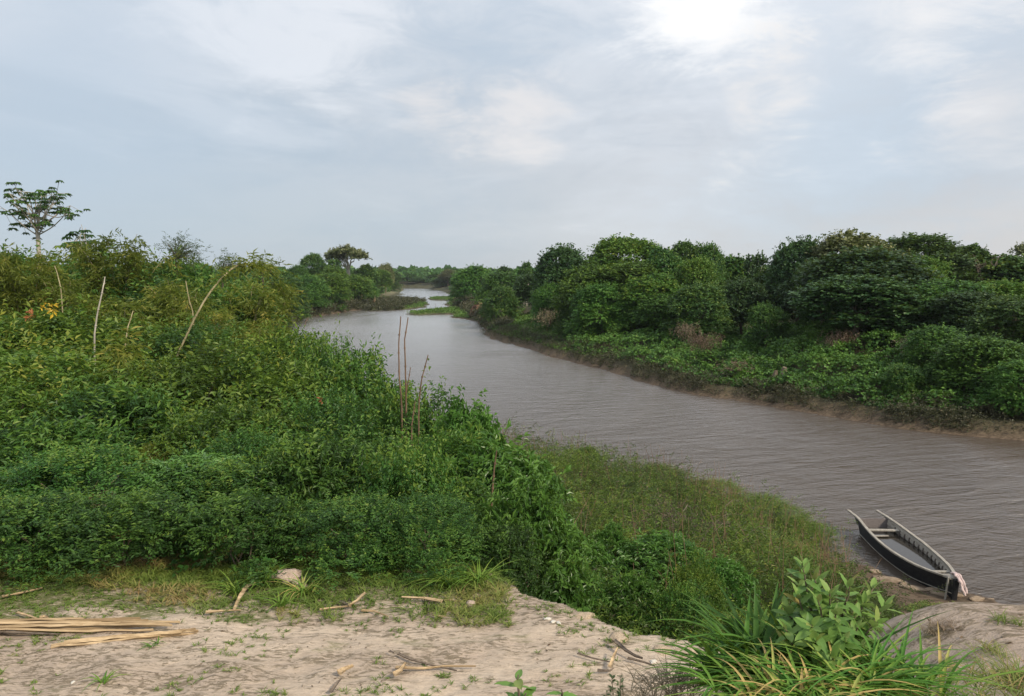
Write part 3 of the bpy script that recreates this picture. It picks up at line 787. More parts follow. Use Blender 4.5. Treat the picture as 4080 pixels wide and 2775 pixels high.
# ------------------------------------------------------------------ the wood that fills the flat country behind
def far_wood():
    rng = np.random.RandomState(77); mb = MB()
    # low-detail crown stamped many times
    pts = []
    def scatter(n, dmin, dmax, amin, amax, sdmin):
        k = 0
        while k < n:
            m = 4000
            r = dmin * (dmax / dmin) ** rng.rand(m); a = np.radians(rng.uniform(amin, amax, m))
            x = r * np.sin(a); y = r * np.cos(a)
            z, sd, dT, low, be, own = terrain(x, y, True)
            ok = (sd > sdmin) & (low < 0) & (z > 2.0)
            take = np.stack([x, y, z, r], 1)[ok][:n - k]
            pts.append(take); k += len(take)
    scatter(260, 95, 240, -40, 38, 22)
    scatter(420, 240, 700, -40, 40, 16)
    scatter(330, 430, 800, -11, 0, 5)
    scatter(800, 700, 2700, -42, 42, 20)
    p = np.concatenate(pts)
    for x, y, z, r in p:
        hh = rng.uniform(4.0, 6.6) if r < 240 else rng.uniform(5.0, 8.5)
        ww = rng.uniform(3.5, 6.5) * (1 if r < 240 else 1.5) * (1 if r < 700 else 2.2)
        n = 260 if r < 240 else 150 if r < 700 else 70
        u_ = unit(rng.randn(n, 3)); u_[:, 2] = np.abs(u_[:, 2]) * 1.0 - 0.15
        q = np.array((x, y, z + hh * 0.42)) + u_ * np.array((ww * 0.5, ww * 0.5, hh * 0.55)) * (0.85 + 0.2 * rng.rand(n))[:, None]
        d = u_ + 0.5 * rng.randn(n, 3)
        s = ww * (0.19 if r < 240 else 0.24 if r < 700 else 0.34) * (0.6 + 0.8 * rng.rand(n))
        mb.stamp(CLUMP, CLUMPF, q, frames(d, np.array((0, 0, 1.0)) + 0.5 * rng.randn(n, 3)), np.stack([s, s, s], 1), np.clip(0.35 + 0.2 * rng.rand() + 0.15 * rng.randn(n), 0, 1))
    o = build(mb, 'distant_forest', G['forest']); tag(o, 'hazy flat forest of many crowns filling the country behind both river banks', 'forest', kind='stuff')
far_wood()

# ------------------------------------------------------------------ vines and ground cover on the far banks
def cover(name, mat, label, cat, region, n, ll, nl=5, tl=0.4, seed=1, lump=0.8, dens=None, droop=0.4, lw=0.55, updir=1.0):
    rng = np.random.RandomState(seed); mb = MB()
    got = 0; rounds = 0
    while got < n and rounds < 40:
        rounds += 1
        x, y = region(rng, 20000)
        z, sd, dT, low, be, own = terrain(x, y, True)
        ok = dens(x, y, z, sd, dT, low, be, own, rng)
        x, y, z = x[ok], y[ok], z[ok]
        lz = lump * (sstep(0.35, 0.7, fbm(x * 0.55, y * 0.55, 3)) + 0.5 * fbm(x * 1.7, y * 1.7, 2)) * sstep(0.0, 2.5, sd[ok])
        m = min(len(x), n - got)
        if m <= 0: continue
        p = np.stack([x, y, z + lz + 0.03], 1)[:m]
        p[:, 2] -= rng.rand(m) ** 2 * 0.3 * lump
        d = np.stack([rng.randn(m), rng.randn(m), updir * (0.3 + rng.rand(m))], 1)
        tn = 0.25 + 0.45 * fbm(x[:m] * 0.8 + 9, y[:m] * 0.8, 3) + 0.12 * rng.randn(m) + 0.15 * (lz[:m] / (lump + 1e-3) - 0.5)
        r = np.hypot(x[:m], y[:m])
        big = r > 110
        for sel, k in ((~big, 1.0), (big, 1.8)):
            if sel.any(): sprays(mb, rng, p[sel], d[sel], tn[sel], nl, tl * k, ll * k, lw, droop, clump=True)
        got += m
    o = build(mb, name, mat); tag(o, label, cat, kind='stuff')
    return o
def reg_polar(a0, a1, r0, r1, pw=1.6):
    def f(rng, m):
        a = np.radians(rng.uniform(a0, a1, m)); u_ = rng.rand(m)
        r = (r0 ** (2 - pw) + u_ * (r1 ** (2 - pw) - r0 ** (2 - pw))) ** (1 / (2 - pw))
        return r * np.sin(a), r * np.cos(a)
    return f
def d_right(x, y, z, sd, dT, low, be, own, rng):
    lawnx = P(2120, 1340)[0]
    lawn = np.exp(-((x - lawnx) / 5.0) ** 2) * (y > 80) * sstep(11, 5, sd)
    nb = 0.5 + 1.8 * fbm(x * 0.25, y * 0.25, 2)
    return (~own) & (x > -40 + 0.1 * y) & (x > 0.03 * y) & (sd > nb) & (sd < 34) & (rng.rand(len(x)) > lawn) & (rng.rand(len(x)) < sstep(36, 16, sd)) & (low < 0)
cover('vine_carpet', G['vine'], 'dense green creeping vines spread over the slope of the right bank', 'vines', reg_polar(-6, 40, 38, 190, 1.7), 46000, 0.16, 6, 0.42, 3, 1.0, d_right)
def d_left(x, y, z, sd, dT, low, be, own, rng):
    return (~own) & (x < 0.0 * y - 2) & (sd > 3) & (sd < 30) & (low < 0)
cover('vine_thicket', G['vine'], 'green vines and shrubs covering the far left bank', 'vines', reg_polar(-24, -4, 60, 420, 1.5), 17000, 0.34, 5, 0.6, 4, 1.6, d_left)
def d_scrubshore(x, y, z, sd, dT, low, be, own, rng):
    return (~own) & (sd > 0.2) & (sd < 3.4) & (y > 36) & (rng.rand(len(x)) < 0.25 + 0.75 * (fbm(x * 0.4, y * 0.4, 3) > 0.45)) & ((low < 0) | (low > 0.3))
G['greyscrub'] = leaf_mat('shore_scrub_leaf', [(0.0, (0.035, 0.035, 0.022)), (0.5, (0.07, 0.075, 0.035)), (0.85, (0.12, 0.10, 0.06)), (1.0, (0.20, 0.14, 0.09))], 0.15)
cover('shore_scrub', G['greyscrub'], 'grey-brown scrub and exposed roots along the waterline of the far banks', 'scrub', reg_polar(-20, 40, 38, 260, 1.75), 15000, 0.13, 6, 0.5, 5, 0.5, d_scrubshore, 0.1, 0.3, 1.6)
def d_green(x, y, z, sd, dT, low, be, own, rng):
    lawnx = P(2120, 1340)[0]
    lawn = (np.exp(-((x - lawnx) / 7.0) ** 2) > 0.3) & (y > 75) & (y < 130) & (sd > 0.8) & (sd < 11)
    return (~own) & (lawn | (low > 0.18))
cover('bank_grass', leaf_mat('bank_grass_blade', [(0, (0.06, 0.11, 0.02)), (0.5, (0.095, 0.19, 0.03)), (1, (0.17, 0.22, 0.06))], 0.2), 'short bright green grass on the far slope, the spits and the low island', 'grass', reg_polar(-14, 6, 75, 300, 1.7), 9000, 0.22, 4, 0.18, 6, 0.0, d_green, 0.0, 0.3, 2.0)
# hanging dead vines under the largest dark tree, and other dry patches
def dry(name, px, py, d, w_, h, n, label, cat, hang=True, seed=1, group=None):
    rng = np.random.RandomState(seed); mb = MB(); c = Q(px, py, d)
    p = np.stack([rng.randn(n) * w_ * 0.28, rng.randn(n) * 0.35, (rng.rand(n) - 0.5) * h * np.abs(1 - 0.4 * rng.randn(n))], 1)
    dd = np.stack([0.35 * rng.randn(n), 0.35 * rng.randn(n), (-1 if hang else 0.5) + 0.3 * rng.randn(n)], 1)
    sprays(mb, rng, p, dd, 0.3 + 0.6 * rng.rand(n), 6, 0.5, 0.16, 0.3, 0.5, 0.1)
    o = build(mb, name, G['dead']); o.location = c; tag(o, label, cat, group); return o
dry('dead_vines', 3370, 1335, 57.5, 2.6, 0.9, 260, 'pale brown dead vines hanging under the dark skirted tree', 'dead vines', True, 1)
dry('dead_vines', 3310, 1352, 57.5, 0.8, 1.0, 60, 'narrow strand of dead vines left of the pale hanging curtain', 'dead vines', True, 2)
dry('dead_shrub', 3640, 1385, 50.5, 1.6, 0.8, 130, 'grey-brown dead shrub among green leaves right of the hanging dead vines', 'dead shrub', False, 3)
dry('dead_creeper', 2800, 1345, 64, 2.6, 0.9, 240, 'tangle of brown dead creeper in the gully between the green slopes', 'dead creeper', True, 4)
dry('dead_creeper', 2735, 1300, 67, 1.8, 0.7, 130, 'brown dead creeper hanging beneath the broad vine-draped tree', 'dead creeper', True, 5)
dry('dead_creeper', 2175, 1250, 86, 2.2, 1.0, 110, 'dry brown creeper at the top of the grassy slope', 'dead creeper', True, 6)
dry('dead_shrub', 2930, 1470, 56, 2.0, 0.8, 120, 'brown dry shrub at the mouth of the gully', 'dead shrub', False, 7)
# the reddish slips of bare earth
def slip(px, py, d, w_, h, label, seed):
    rng = np.random.RandomState(seed); c = Q(px, py, d); mb = MB()
    n = 14; u_ = np.linspace(-1, 1, n); v_ = np.linspace(0, 1, 9)
    U, V = np.meshgrid(u_, v_)
    X_ = U * w_ / 2 * (1 - 0.35 * V) + 0.25 * rng.randn(*U.shape); Z_ = (V - 0.5) * h + 0.08 * rng.randn(*U.shape) - 0.3 * h * U * U
    Y_ = V * h * 0.5 + 0.9 * U * U + 0.18 * rng.randn(*U.shape)
    idx = np.arange(U.size).reshape(U.shape)
    front = np.stack([X_.ravel(), Y_.ravel(), Z_.ravel()], 1); back = front + (0, 1.6, -0.5)
    f = np.stack([idx[:-1, :-1], idx[:-1, 1:], idx[1:, 1:], idx[1:, :-1]], -1).reshape(-1, 4)
    mb.add(front, f); mb.add(back, f[:, ::-1])
    ring = np.concatenate([idx[0], idx[1:, -1], idx[-1, -2::-1], idx[-2:0:-1, 0]]); m = len(ring)
    mb.add(np.vstack([front[ring], back[ring]]), np.array([[k, k + m, (k + 1) % m + m, (k + 1) % m] for k in range(m)]))
    o = build(mb, 'earth_slip', G['redearth'], smooth=True); o.location = c; tag(o, label, 'earth bank', 'bare earth slips')
G['redearth'] = bark_mat('red_earth', (0.12, 0.07, 0.045), (0.22, 0.135, 0.09), 1.2, 0.95, 0.8, (1, 1, 0.5))
G['paleearth'] = bark_mat('pale_earth', (0.38, 0.27, 0.17), (0.55, 0.42, 0.27), 1.0, 0.95, 0.8, (1, 1, 0.5))
slip(1908, 1228, 152, 4.0, 2.6, 'reddish bare earth slip under the trees where the spit begins', 1)
slip(1832, 1200, 222, 3.4, 2.0, 'small orange earth slip beside the green lawn past the spit', 2)
# ------------------------------------------------------------------ our side: the thicket on the left
TG = 'bushes of the thicket on the left'
thicket = [
 # px, top, d, width px, proto, label
 (90, 2150, 7.85, 520, 1, 'low bush spilling toward the weeds, nearest the left end of the dry stem'),
 (520, 2200, 7.8, 480, 0, 'low bright bush reaching into the brown weeds above the split stalk'),
 (960, 2170, 7.8, 460, 2, 'low creeping bush in front of the thicket, left of the pale clod'),
 (1400, 2130, 7.9, 480, 1, 'low bush spilling forward right of the pale clod'),
 (1720, 2140, 7.85, 480, 4, 'low leafy bush just behind the pair of yellow-green tufts'),
 (1990, 2110, 8.0, 380, 2, 'dark narrow-leaved bush left beside the bright drooping one'),
 (300, 1800, 9.3, 520, 1, 'tall dense bush forming the steep front of the thicket, left part'),
 (880, 1860, 9.2, 500, 0, 'steep-fronted bush in the middle of the thicket front'),
 (1240, 1770, 9.5, 560, 2, 'tall dark bush of the thicket front with drooping narrow leaves'),
 (1620, 1800, 9.4, 500, 1, 'tall bush of the thicket front, below the bare stakes'),
 (60, 1950, 9.2, 560, 3, 'big-leaved bush at the left edge of the picture, lowest in the thicket'),
 (400, 1960, 10.0, 560, 2, 'fine-leaved bush in the lowest row, above the tip of the dry stem bundle'),
 (760, 2080, 9.6, 480, 3, 'low green bush in the lowest row, just above the brown weedy strip'),
 (1120, 1940, 10.0, 560, 0, 'fine-leaved bush directly above the pale clod of earth'),
 (1480, 1960, 9.6, 640, 4, 'small-leaved bush in the lowest row, above the thin bent dry stems'),
 (1780, 1930, 9.7, 560, 2, 'narrow-leaved bush in the lowest row, left of the drooping broad-leaved one'),
 (2120, 1960, 8.9, 480, 3, 'bright broad-leaved bush with drooping leaves at the right foot of the thicket'),
 (2010, 1800, 11.6, 560, 3, 'broad-leaved bush with hanging leaves behind the lone dead stake'),
 (170, 1700, 12.4, 620, 2, 'dark bush with narrow leaves in the second row, near the left edge'),
 (600, 1880, 11.6, 640, 0, 'bush over the darkest hollow of the thicket, left half'),
 (1000, 1730, 12.2, 620, 4, 'dense small-leaved bush in the middle of the second row'),
 (1400, 1790, 11.4, 720, 1, 'rounded bush in the second row, below the group of tall bare stakes'),
 (1800, 1740, 12.4, 560, 0, 'bush in the second row between the tall bare stakes and the lone dead stake'),
 (1880, 1630, 14.2, 330, 3, 'leafy sapling crown standing up against the water, left of the reddish scrub'),
 (60, 1520, 15.0, 620, 7, 'light green rounded bush against the left edge, halfway up the thicket'),
 (460, 1560, 15.0, 640, 2, 'narrow-leaved bush with drooping sprays, halfway up the thicket on the left'),
 (900, 1620, 14.2, 700, 7, 'wide bush in the centre of the thicket'),
 (1270, 1590, 14.6, 620, 4, 'small-leaved bush left below the tall bare stakes'),
 (1610, 1575, 15.6, 520, 1, 'bush from which the tall bare stakes rise'),
 (280, 1410, 19.0, 820, 6, 'bush below the pale straight cane, left part'),
 (740, 1425, 18.6, 800, 7, 'bush around the foot of the long leaning cane'),
 (1130, 1440, 18.4, 700, 7, 'leafy bush right of the long leaning cane, in front of the water corner'),
 (1420, 1440, 18.4, 480, 0, 'bush whose right side is outlined against the water, above the bare stakes'),
 (40, 1270, 24.0, 560, 6, 'bush at the left edge below the yellow-green bamboo'),
 (420, 1270, 24.5, 700, 7, 'bush with a cluster of yellow leaves, left upper part of the thicket'),
 (800, 1310, 24.0, 640, 4, 'dark bush behind the long leaning cane'),
 (1120, 1350, 23.0, 460, 6, 'olive bush at the corner where the water begins'),
 (1290, 1375, 21.0, 300, 1, 'small bush with a branch reaching over the water corner'),
 (120, 1120, 36.0, 560, 0, 'dark bush under the tall candelabra tree'),
 (560, 1090, 37.0, 620, 4, 'dark leafy bush on the skyline left of the feathery tree'),
 (860, 1150, 36.0, 500, 1, 'bush under the feathery tree'),
 (330, 1040, 44.0, 560, 0, 'dark rounded bush on the skyline near the small palmate-leaved tree'),
 (40, 1030, 42.0, 420, 2, 'dark bush on the skyline at the left edge'),
 (700, 1060, 42.0, 520, 2, 'dark bush on the skyline under the feathery tree'),
 (980, 1190, 44.0, 460, 4, 'bush behind the drooping bamboo tips'),
]
def place_bush(px, top, d, wpx, k, lab, group=TG, name='bush', sink=0.0):
    q = Q(px, top, d); x, y = q[0], q[1]; z = tz(x, y) - sink
    wid = 1.02 * wpx / F * math.hypot(x, y); pr = bushes[k]
    i = CNT.get('b', 0); CNT['b'] = i + 1
    sw = wid / pr.w
    e = pr.place(name, x, y, z, sw, max((q[2] - z) / pr.h, 0.3), i * 2.1 + 0.3, lab, 'bush', group)
    return e
for px, top, d, wpx, k, lab in thicket: place_bush(px, top, d, wpx, k, lab)
# --- bamboo
BG = 'bamboo in the thicket on the left'
for i, (px, top, d, wpx, lab) in enumerate([
 (70, 930, 33, 330, 'yellow-green bamboo clump at the left edge, under the candelabra tree'),
 (30, 1180, 26, 330, 'olive bamboo clump low at the left edge'),
 (270, 1010, 33, 380, 'bamboo clump below the candelabra tree on its right'),
 (470, 870, 36, 330, 'bamboo clump with one spire rising high above the skyline'),
 (480, 1080, 27, 430, 'large yellow-green bamboo clump right of the pale straight cane'),
 (170, 1180, 27, 330, 'olive bamboo clump left of the pale straight cane'),
 (700, 1060, 31, 350, 'bamboo clump under the feathery tree'),
 (800, 1130, 28, 330, 'bamboo clump behind the long leaning cane'),
 (960, 1050, 34, 420, 'bamboo clump whose tips droop against the sky right of the leaning cane'),
 (1060, 1060, 38, 300, 'bamboo clump nearest the round crown of the far left bank'),
 (1000, 1200, 26, 360, 'shaded bamboo clump right of the long leaning cane'),
 (1160, 1350, 21, 260, 'brownish bamboo clump hanging over the corner of the water'),
 (500, 1400, 19, 260, 'small clump with yellowed blades at the foot of the pale cane'),
 (600, 1250, 24, 420, 'sunlit yellow-green bamboo clump between the slender cane and the leaning one'),
 (300, 1330, 22, 360, 'yellow-green bamboo clump left of the foot of the pale cane'),
 (60, 1400, 18.5, 300, 'feathery yellow-green bamboo low against the left edge'),
 (900, 1290, 23, 330, 'dull yellow bamboo clump right of the middle of the leaning cane'),
 (640, 1700, 13.2, 260, 'yellowish tuft of bamboo leaves in the middle of the dark thicket'),
 ]):
    q = Q(px, top, d); x, y = q[0], q[1]; z = tz(x, y); pr = bamboos[i % 3]
    pr.place('bamboo_clump', x, y, z, wpx / F * math.hypot(x, y) / pr.w, (q[2] - z) / pr.h * 1.08, i * 1.7, lab, 'bamboo', BG)
# --- canes and stakes
def cane(name, pts, r, mat, lab, cat, seed=1, leaves=None, group=None):
    rng = np.random.RandomState(seed)
    p = np.array([Q(*q) for q in pts])
    g = np.array((p[0][0], p[0][1], tz(p[0][0], p[0][1]) - 0.1))
    if g[2] < p[0][2] - 0.3: p = np.vstack([g, p])
    t = np.linspace(0, 1, len(p)); tt = np.linspace(0, 1, 14)
    pp = np.stack([np.interp(tt, t, p[:, c]) for c in range(3)], 1)
    pp[1:-1] += rng.randn(12, 3) * r * 0.14
    root = empty(name, pp[0]); tag(root, lab, cat, group)
    mb = MB(); mb.tube(pp - pp[0], r * np.linspace(1.15, 0.6, 14), 7)
    for j in range(1, 13, 2): mb.tube([pp[j] - pp[0] - (0, 0, 0.012), pp[j] - pp[0] + (0, 0, 0.012)], r * 1.3, 7)
    build(mb, 'stem', mat, root, True)
    if leaves:
        lm = MB(); n, ll = leaves
        k = rng.uniform(0.55, 1, n); b = np.stack([np.interp(k, tt, pp[:, c]) for c in range(3)], 1) - pp[0]
        d = np.stack([rng.randn(n) + 0.5, 0.6 * rng.randn(n), 0.35 + 0.5 * rng.randn(n)], 1)
        sprays(lm, rng, b, d, 0.45 + 0.3 * rng.rand(n), 12, 0.8, ll, 0.16, 0.6, 0.5, 0.1, False, 0.7)
        build(lm, 'foliage', G['bamboo'], root)
    return root
cane('leaning_cane', [(690, 1465, 22), (713, 1400, 22), (760, 1300, 22), (806, 1213, 22.2), (850, 1145, 22.4), (907, 1081, 22.8), (960, 1052, 23.2), (1020, 1058, 23.6), (1080, 1085, 24)], 0.03, G['cane'], 'long pale brown cane leaning to the right, with leafy drooping tip', 'bamboo cane', 1, (46, 0.22))
cane('straight_cane', [(374, 1355, 21), (388, 1250, 21), (412, 1143, 21), (418, 1105, 21.3)], 0.024, G['pale_bark'], 'pale straight cane standing up in the left half of the thicket', 'bamboo cane', 2)
cane('slender_cane', [(497, 1385, 20), (508, 1310, 20), (530, 1240, 20.3)], 0.018, G['cane'], 'slender grey-green cane right of the pale straight one', 'bamboo cane', 3)
cane('slender_tree', [(245, 1170, 30), (238, 1130, 30), (225, 1080, 30.4), (218, 1060, 30.6)], 0.022, G['cane'], 'thin forked light trunk in the bamboo left of the pale straight cane', 'tree trunk', 4)
cane('slender_cane', [(770, 1250, 26), (752, 1190, 26), (740, 1120, 26.2)], 0.022, G['cane'], 'brown upright cane just left of the long leaning one', 'bamboo cane', 5)
SG = 'bare dead stakes in the bushes'
cane('bare_stake', [(1600, 1590, 14.6), (1590, 1500, 14.6), (1588, 1380, 14.6), (1597, 1262, 14.6)], 0.017, G['red_stalk'], 'tallest left one of the reddish bare stakes before the river', 'stake', 6, None, SG)
cane('bare_stake', [(1618, 1590, 14.8), (1616, 1480, 14.8), (1612, 1360, 14.8), (1626, 1266, 14.8)], 0.017, G['red_stalk'], 'forked reddish bare stake beside the tallest one', 'stake', 7, None, SG)
cane('bare_stake', [(1616, 1590, 14.9), (1625, 1530, 14.9), (1636, 1464, 14.9)], 0.012, G['red_stalk'], 'shortest reddish bare stake of the group before the river', 'stake', 8, None, SG)
cane('bare_stake', [(1668, 1610, 14.2), (1680, 1510, 14.2), (1706, 1415, 14.2)], 0.015, G['red_stalk'], 'bare stake leaning right, set apart from the tall group', 'stake', 9, None, SG)
cane('bare_stake', [(1640, 1700, 13.5), (1646, 1655, 13.5), (1654, 1600, 13.5)], 0.013, G['red_stalk'], 'short bare stake lower down under the leaning one', 'stake', 10, None, SG)
cane('bare_stake', [(1956, 2050, 9.9), (1962, 1960, 9.9), (1968, 1880, 9.9), (1979, 1795, 9.9)], 0.013, G['red_stalk'], 'lone dark dead stake in the bushes right of the others, well below them', 'stake', 11, None, SG)
# the forks on the second stake
# --- candelabra tree (palmate leaves)
def palmate(mb, rng, c, size, tint, n=9):
    a = np.linspace(0, 2 * math.pi, n, endpoint=False) + rng.rand()
    d = np.stack([np.cos(a), np.sin(a), np.full(n, -0.45)], 1) + 0.1 * rng.randn(n, 3)
    R = frames(d, np.tile((0, 0, 1.0), (n, 1)) + 0.2 * rng.randn(n, 3))
    mb.stamp(LEAF, LEAFF, np.tile(c, (n, 1)), R, np.stack([np.full(n, size), np.full(n, size * 0.42), np.full(n, size)], 1), np.full(n, tint))
def candelabra(px0, base_px, fork, tips, d, label, r0=0.16, lsz=0.32, seed=3, nl=4):
    rng = np.random.RandomState(seed)
    b = Q(*base_px, d); g = np.array((b[0], b[1], tz(b[0], b[1]) - 0.1))
    root = empty('palmate_leaved_tree', g); tag(root, label, 'tree')
    fk = Q(*fork, d) - g; st = MB(); lv = MB()
    st.tube(np.array([(0, 0, 0), fk * 0.5 + (0.05, 0, 0), fk]), [r0, r0 * 0.85, r0 * 0.7], 8)
    for (tx, ty) in tips:
        e = Q(tx, ty, d + rng.uniform(-1.8, 1.8)) - g
        k = rng.uniform(0.0, 1.0); s = fk + np.array((rng.randn() * 0.15, 0, k * 1.7 - 0.3))
        mid1 = s + (e - s) * 0.4 + np.array((0, 0, -0.10 * abs(e[0] - s[0]))); mid2 = s + (e - s) * 0.75 + np.array((0, 0, -0.10 * abs(e[0] - s[0])))
        pth = np.array([s, mid1, mid2, e]); tt = np.linspace(0, 3, 9)
        pp = np.stack([np.interp(tt, range(4), pth[:, c]) for c in range(3)], 1)
        st.tube(pp, np.linspace(r0 * 0.24, 0.02, 9), 5)
        for j in range(nl):
            c = e + np.array((rng.randn() * 0.36, rng.randn() * 0.4, rng.randn() * 0.36))
            if j: st.tube(np.array([e, c]), 0.012, 4)
            palmate(lv, rng, c, lsz * rng.uniform(0.8, 1.2), np.clip(0.35 + 0.2 * rng.randn(), 0, 1))
    build(lv, 'crown', G['forest'], root); build(st, 'trunk', G['pale_bark'], root, True)
candelabra(0, (148, 1001), (150, 925), [(20, 787), (35, 770), (62, 752), (80, 765), (100, 790), (10, 830), (35, 842), (62, 822), (85, 835), (118, 790), (142, 772), (165, 785), (188, 795), (205, 778), (225, 772), (240, 790), (215, 815), (180, 822), (150, 815), (255, 825), (280, 820), (262, 858), (240, 845), (130, 850), (105, 882), (90, 895), (170, 895), (185, 865), (135, 875), (118, 866), (160, 845)], 45, 'tall candelabra-shaped tree with bare pale branches and clustered palmate leaves')
candelabra(0, (345, 1033), (322, 990), [(300, 962), (318, 950), (335, 958), (345, 975), (360, 978), (290, 968), (325, 970), (310, 975)], 46, 'small slanting palmate-leaved tree on the skyline right of the tall candelabra one', 0.06, 0.45, 5, 4)
candelabra(0, (400, 1045), (398, 1010), [(385, 985), (400, 980), (410, 992), (392, 995)], 47, 'tiny palmate-leaved tree on the skyline left of the bamboo spire', 0.05, 0.36, 6, 3)
# feathery tree
def feathery(base, fork, tips, d, label, name='feathery_tree', mat='olive2', seed=4, r0=0.07, nsp=16, ll=0.10, tl=0.55):
    rng = np.random.RandomState(seed); b = Q(*base, d); g = np.array((b[0], b[1], tz(b[0], b[1]) - 0.1))
    root = empty(name, g); tag(root, label, 'tree'); fk = Q(*fork, d) - g; st = MB(); lv = MB()
    st.tube(np.array([(0, 0, 0), fk * 0.6 + (0.1, 0, 0), fk]), [r0, r0 * 0.8, r0 * 0.6], 6)
    for tx, ty in tips:
        e = Q(tx, ty, d + rng.uniform(-1, 1)) - g; pth = np.array([fk, fk + (e - fk) * 0.5 + (0, 0, 0.15), e])
        st.tube(pth, [r0 * 0.4, r0 * 0.25, 0.012], 5)
        k = rng.uniform(0.45, 1.05, nsp); p = fk + (e - fk) * k[:, None] + rng.randn(nsp, 3) * 0.18
        dd = (e - fk) / np.linalg.norm(e - fk) + rng.randn(nsp, 3) * 0.7
        sprays(lv, rng, p, dd, 0.4 + 0.25 * rng.rand(nsp), 11, tl, ll, 0.35, 0.25)
    build(lv, 'crown', G[mat], root); build(st, 'trunk', G['bark'], root, True)
G['olive2'] = leaf_mat('feathery_leaf', [(0, (0.03, 0.06, 0.025)), (0.5, (0.06, 0.10, 0.04)), (1, (0.12, 0.15, 0.06))], 0.25)
feathery((715, 1080), (700, 1035), [(680, 985), (700, 965), (720, 955), (730, 990), (745, 975), (765, 985), (780, 1000), (800, 1010), (750, 1010), (720, 1010), (775, 1030), (760, 1045), (690, 1005), (665, 970)], 38, 'feathery light-crowned tree against the sky in the left part')
feathery((870, 1130), (885, 1085), [(895, 1045), (905, 1030), (925, 1045), (945, 1050), (965, 1058), (880, 1055), (915, 1060)], 36, 'feathery treetop above the long leaning cane', seed=7)
feathery((1040, 1110), (1045, 1085), [(1040, 1045), (1060, 1048), (1080, 1062), (1095, 1072), (1025, 1060), (1050, 1070)], 42, 'feathery treetop nearest the far left bank', seed=8, mat='bamboo')
# leaf clusters of other colours
def cluster(px, py, d, n, size, mat, label, cat, seed, name='leaf_cluster', group=None, ll=0.14, lw=0.45, droop=0.4, nl=7):
    rng = np.random.RandomState(seed); c = Q(px, py, d); mb = MB()
    p = rng.randn(n, 3) * size * 0.45; dd = rng.randn(n, 3) * 0.8 + (0, -0.6, 0.5)
    sprays(mb, rng, p, dd, 0.5 + 0.3 * rng.rand(n), nl, size * 0.8, ll, lw, droop)
    o = build(mb, name, mat); o.location = c; tag(o, label, cat, group); return o
G['yellow'] = leaf_mat('yellow_leaf', [(0, (0.45, 0.26, 0.02)), (1, (0.75, 0.48, 0.05))], 0.25)
G['rust'] = leaf_mat('rust_leaf', [(0, (0.28, 0.08, 0.03)), (1, (0.42, 0.18, 0.07))], 0.2)
cluster(200, 1220, 22.5, 6, 0.16, G['yellow'], 'bright yellow cluster of withering leaves in the left thicket', 'leaves', 1)
cluster(128, 1250, 22.5, 4, 0.14, G['rust'], 'orange-brown leaf cluster left below the bright yellow one', 'leaves', 2)
cluster(380, 2010, 9.0, 24, 0.17, G['dead'], 'dry brown leaf cluster in the dark low thicket', 'leaves', 3, ll=0.09)
cluster(1280, 1590, 13.1, 2, 0.07, G['rust'], 'small rust-red leaf cluster among green leaves near the bare stakes', 'leaves', 4, ll=0.08)
cluster(1175, 2000, 10.0, 3, 0.06, G['rust'], 'rust-red leaf speck low in the middle of the thicket', 'leaves', 5, ll=0.07)
cluster(500, 1395, 17.5, 20, 0.40, G['yellow2'] if 'yellow2' in G else G['bamboo'], 'spiky tuft of yellow blades by the slender cane', 'leaves', 6, ll=0.28, lw=0.1)

# ------------------------------------------------------------------ undergrowth between and below the bushes
def d_under(x, y, z, sd, dT, low, be, own, rng):
    lim = 0.9 - 0.0 * y
    left = x < np.where(y < 12, 0.6, 0.6 - (y - 12) * 0.36)
    return (own | (y > 38)) & (sd > 1.0) & left & (dT > -1.6 + 1.2 * rng.rand(len(x)) - 0.5) & (y > 7.5)
cover('thicket_undergrowth', G['thicket'], 'leafy green undergrowth filling the thicket between its bushes', 'undergrowth', reg_polar(-44, 4, 7.8, 60, 1.7), 9000, 0.06, 10, 0.28, 7, 0.16, d_under, 0.4, 0.5, 1.2)
def d_slope(x, y, z, sd, dT, low, be, own, rng):
    return own & (x < 9.4) & (sd > 0.3) & (dT > 0.25) & (x > np.where(y < 12, -0.6, -0.6 - (y - 12) * 0.36)) & ((rng.rand(len(x)) < sstep(0.5, 0.25, be)) | (x < 9.4))
